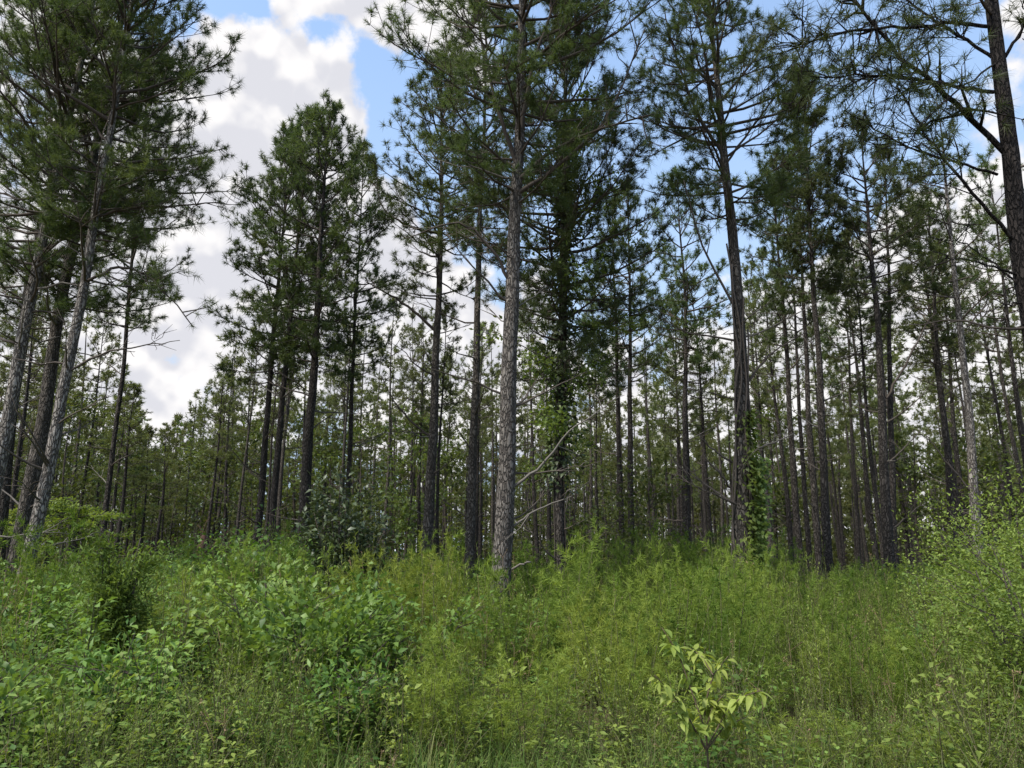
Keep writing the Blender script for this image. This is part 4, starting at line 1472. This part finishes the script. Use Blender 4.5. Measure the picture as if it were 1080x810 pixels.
for k, (px, Y, H, rd, n, lb) in enumerate([
        (412, 5.1, .42, .30, 12, 'reddish brown dried weeds low in front of the big bluish mound'),
        (330, 4.9, .36, .35, 12, 'straw coloured dried tuft low in front of the leafy mound'),
        (700, 4.5, .30, .25, 8, 'dried brown stalks around the foot of the lime leaved sapling')]):
    clump('dried_weed', lb, 'plant', px, Y, H, rd, PW + PG, n, [M['straw'], M['deadbrown']], 890 + k, 'dried brown weeds', .9, .1)

# the lime green broad leaved sapling in front
def big_leaf(geo, p, d, nrm, L, W, tint, curl, mat=0):
    d = d / np.linalg.norm(d)
    sd = np.cross(d, nrm)
    sd /= np.linalg.norm(sd)
    u = np.cross(sd, d)
    t = np.linspace(0, 1, 9)
    tint = np.clip(tint + .18 * np.sin(np.arange(27) * 1.7 + L * 300), 0, 1)
    w = W * .5 * np.sin(np.pi * t ** .82) ** .8 * (1 - .25 * t)
    w[-1] = 0
    c = p + d * (L * t)[:, None] - u * (curl * L * t ** 2)[:, None]
    l = c - sd * w[:, None] + u * (w * .30)[:, None]
    r_ = c + sd * w[:, None] + u * (w * .30)[:, None]
    v = np.concatenate([l, c, r_])
    q = [[i, i + 9, i + 10, i + 1] for i in range(8)] + [[i + 9, i + 18, i + 19, i + 10] for i in range(8)]
    geo.add(v, None, q, tint, mat)


def lime_sapling():
    rng = np.random.default_rng(15)
    Y = 4.6
    x0 = at(742, 590, Y)[0]
    r = root_at('leafy_sapling', (x0, Y, 0))
    tag(r, 'lime green broad leaved sapling with bare stems, alone in front of the brush', 'plant')
    def w(px, py, y=Y):
        return at(px, py, y) - np.array([x0, Y, 0])
    stems = [[(748, 830), (745, 775), (743, 745), (752, 712), (768, 692)],
             [(745, 790), (722, 750), (708, 730), (690, 712)],
             [(745, 790), (765, 752), (782, 735), (804, 728)],
             [(742, 765), (728, 725), (716, 690), (698, 662)],
             [(744, 790), (730, 765), (712, 752)],
             [(746, 790), (764, 766), (788, 756)],
             [(752, 712), (740, 692), (728, 684)],
             [(744, 770), (752, 745), (764, 732)]]
    for i, s in enumerate(stems):
        g, gl = Geo(), Geo()
        ys = Y + np.linspace(0, rng.uniform(-.25, .25), len(s))
        pts = np.array([w(px, py, yy) for (px, py), yy in zip(s, ys)])
        if i == 0:
            pts[0][2] = 0
        k = np.linspace(0, len(pts) - 1, 14)
        pts = np.stack([np.interp(k, np.arange(len(pts)), pts[:, c]) for c in range(3)], 1)
        tube(g, pts, np.linspace(.007 if i == 0 else .0045, .0025, 14), 6)
        so = obj('stem', g.mesh('stem', [M['berry']]), r)
        n = 44 if i == 0 else 38
        t = np.sort(rng.uniform(.30, 1.0, n))
        t[-1] = 1.0
        pos = np.stack([np.interp(t, np.linspace(0, 1, 14), pts[:, c]) for c in range(3)], 1)
        a = np.arange(n) * 2.4 + rng.normal(0, .5, n)
        el = np.radians(rng.uniform(-50, 20, n))
        d = np.stack([np.cos(a) * np.cos(el), np.sin(a) * np.cos(el), np.sin(el)], 1)
        sz = rng.uniform(.030, .095, n)
        for j in range(n):                            # petioles
            tube(g, [pos[j], pos[j] + d[j] * .02], .002, 3, cap=False)
        for j in range(n):
            big_leaf(gl, pos[j] + d[j] * .02, d[j] + rng.normal(0, .15, 3), UP + rng.normal(0, .3, 3), sz[j], sz[j] * rng.uniform(.42, .55), min(1, max(0, rng.normal(.55, .2))), rng.uniform(.15, .6))
        so2 = obj('leafage', gl.mesh('leafage', [M['lime']], True), r)


lime_sapling()
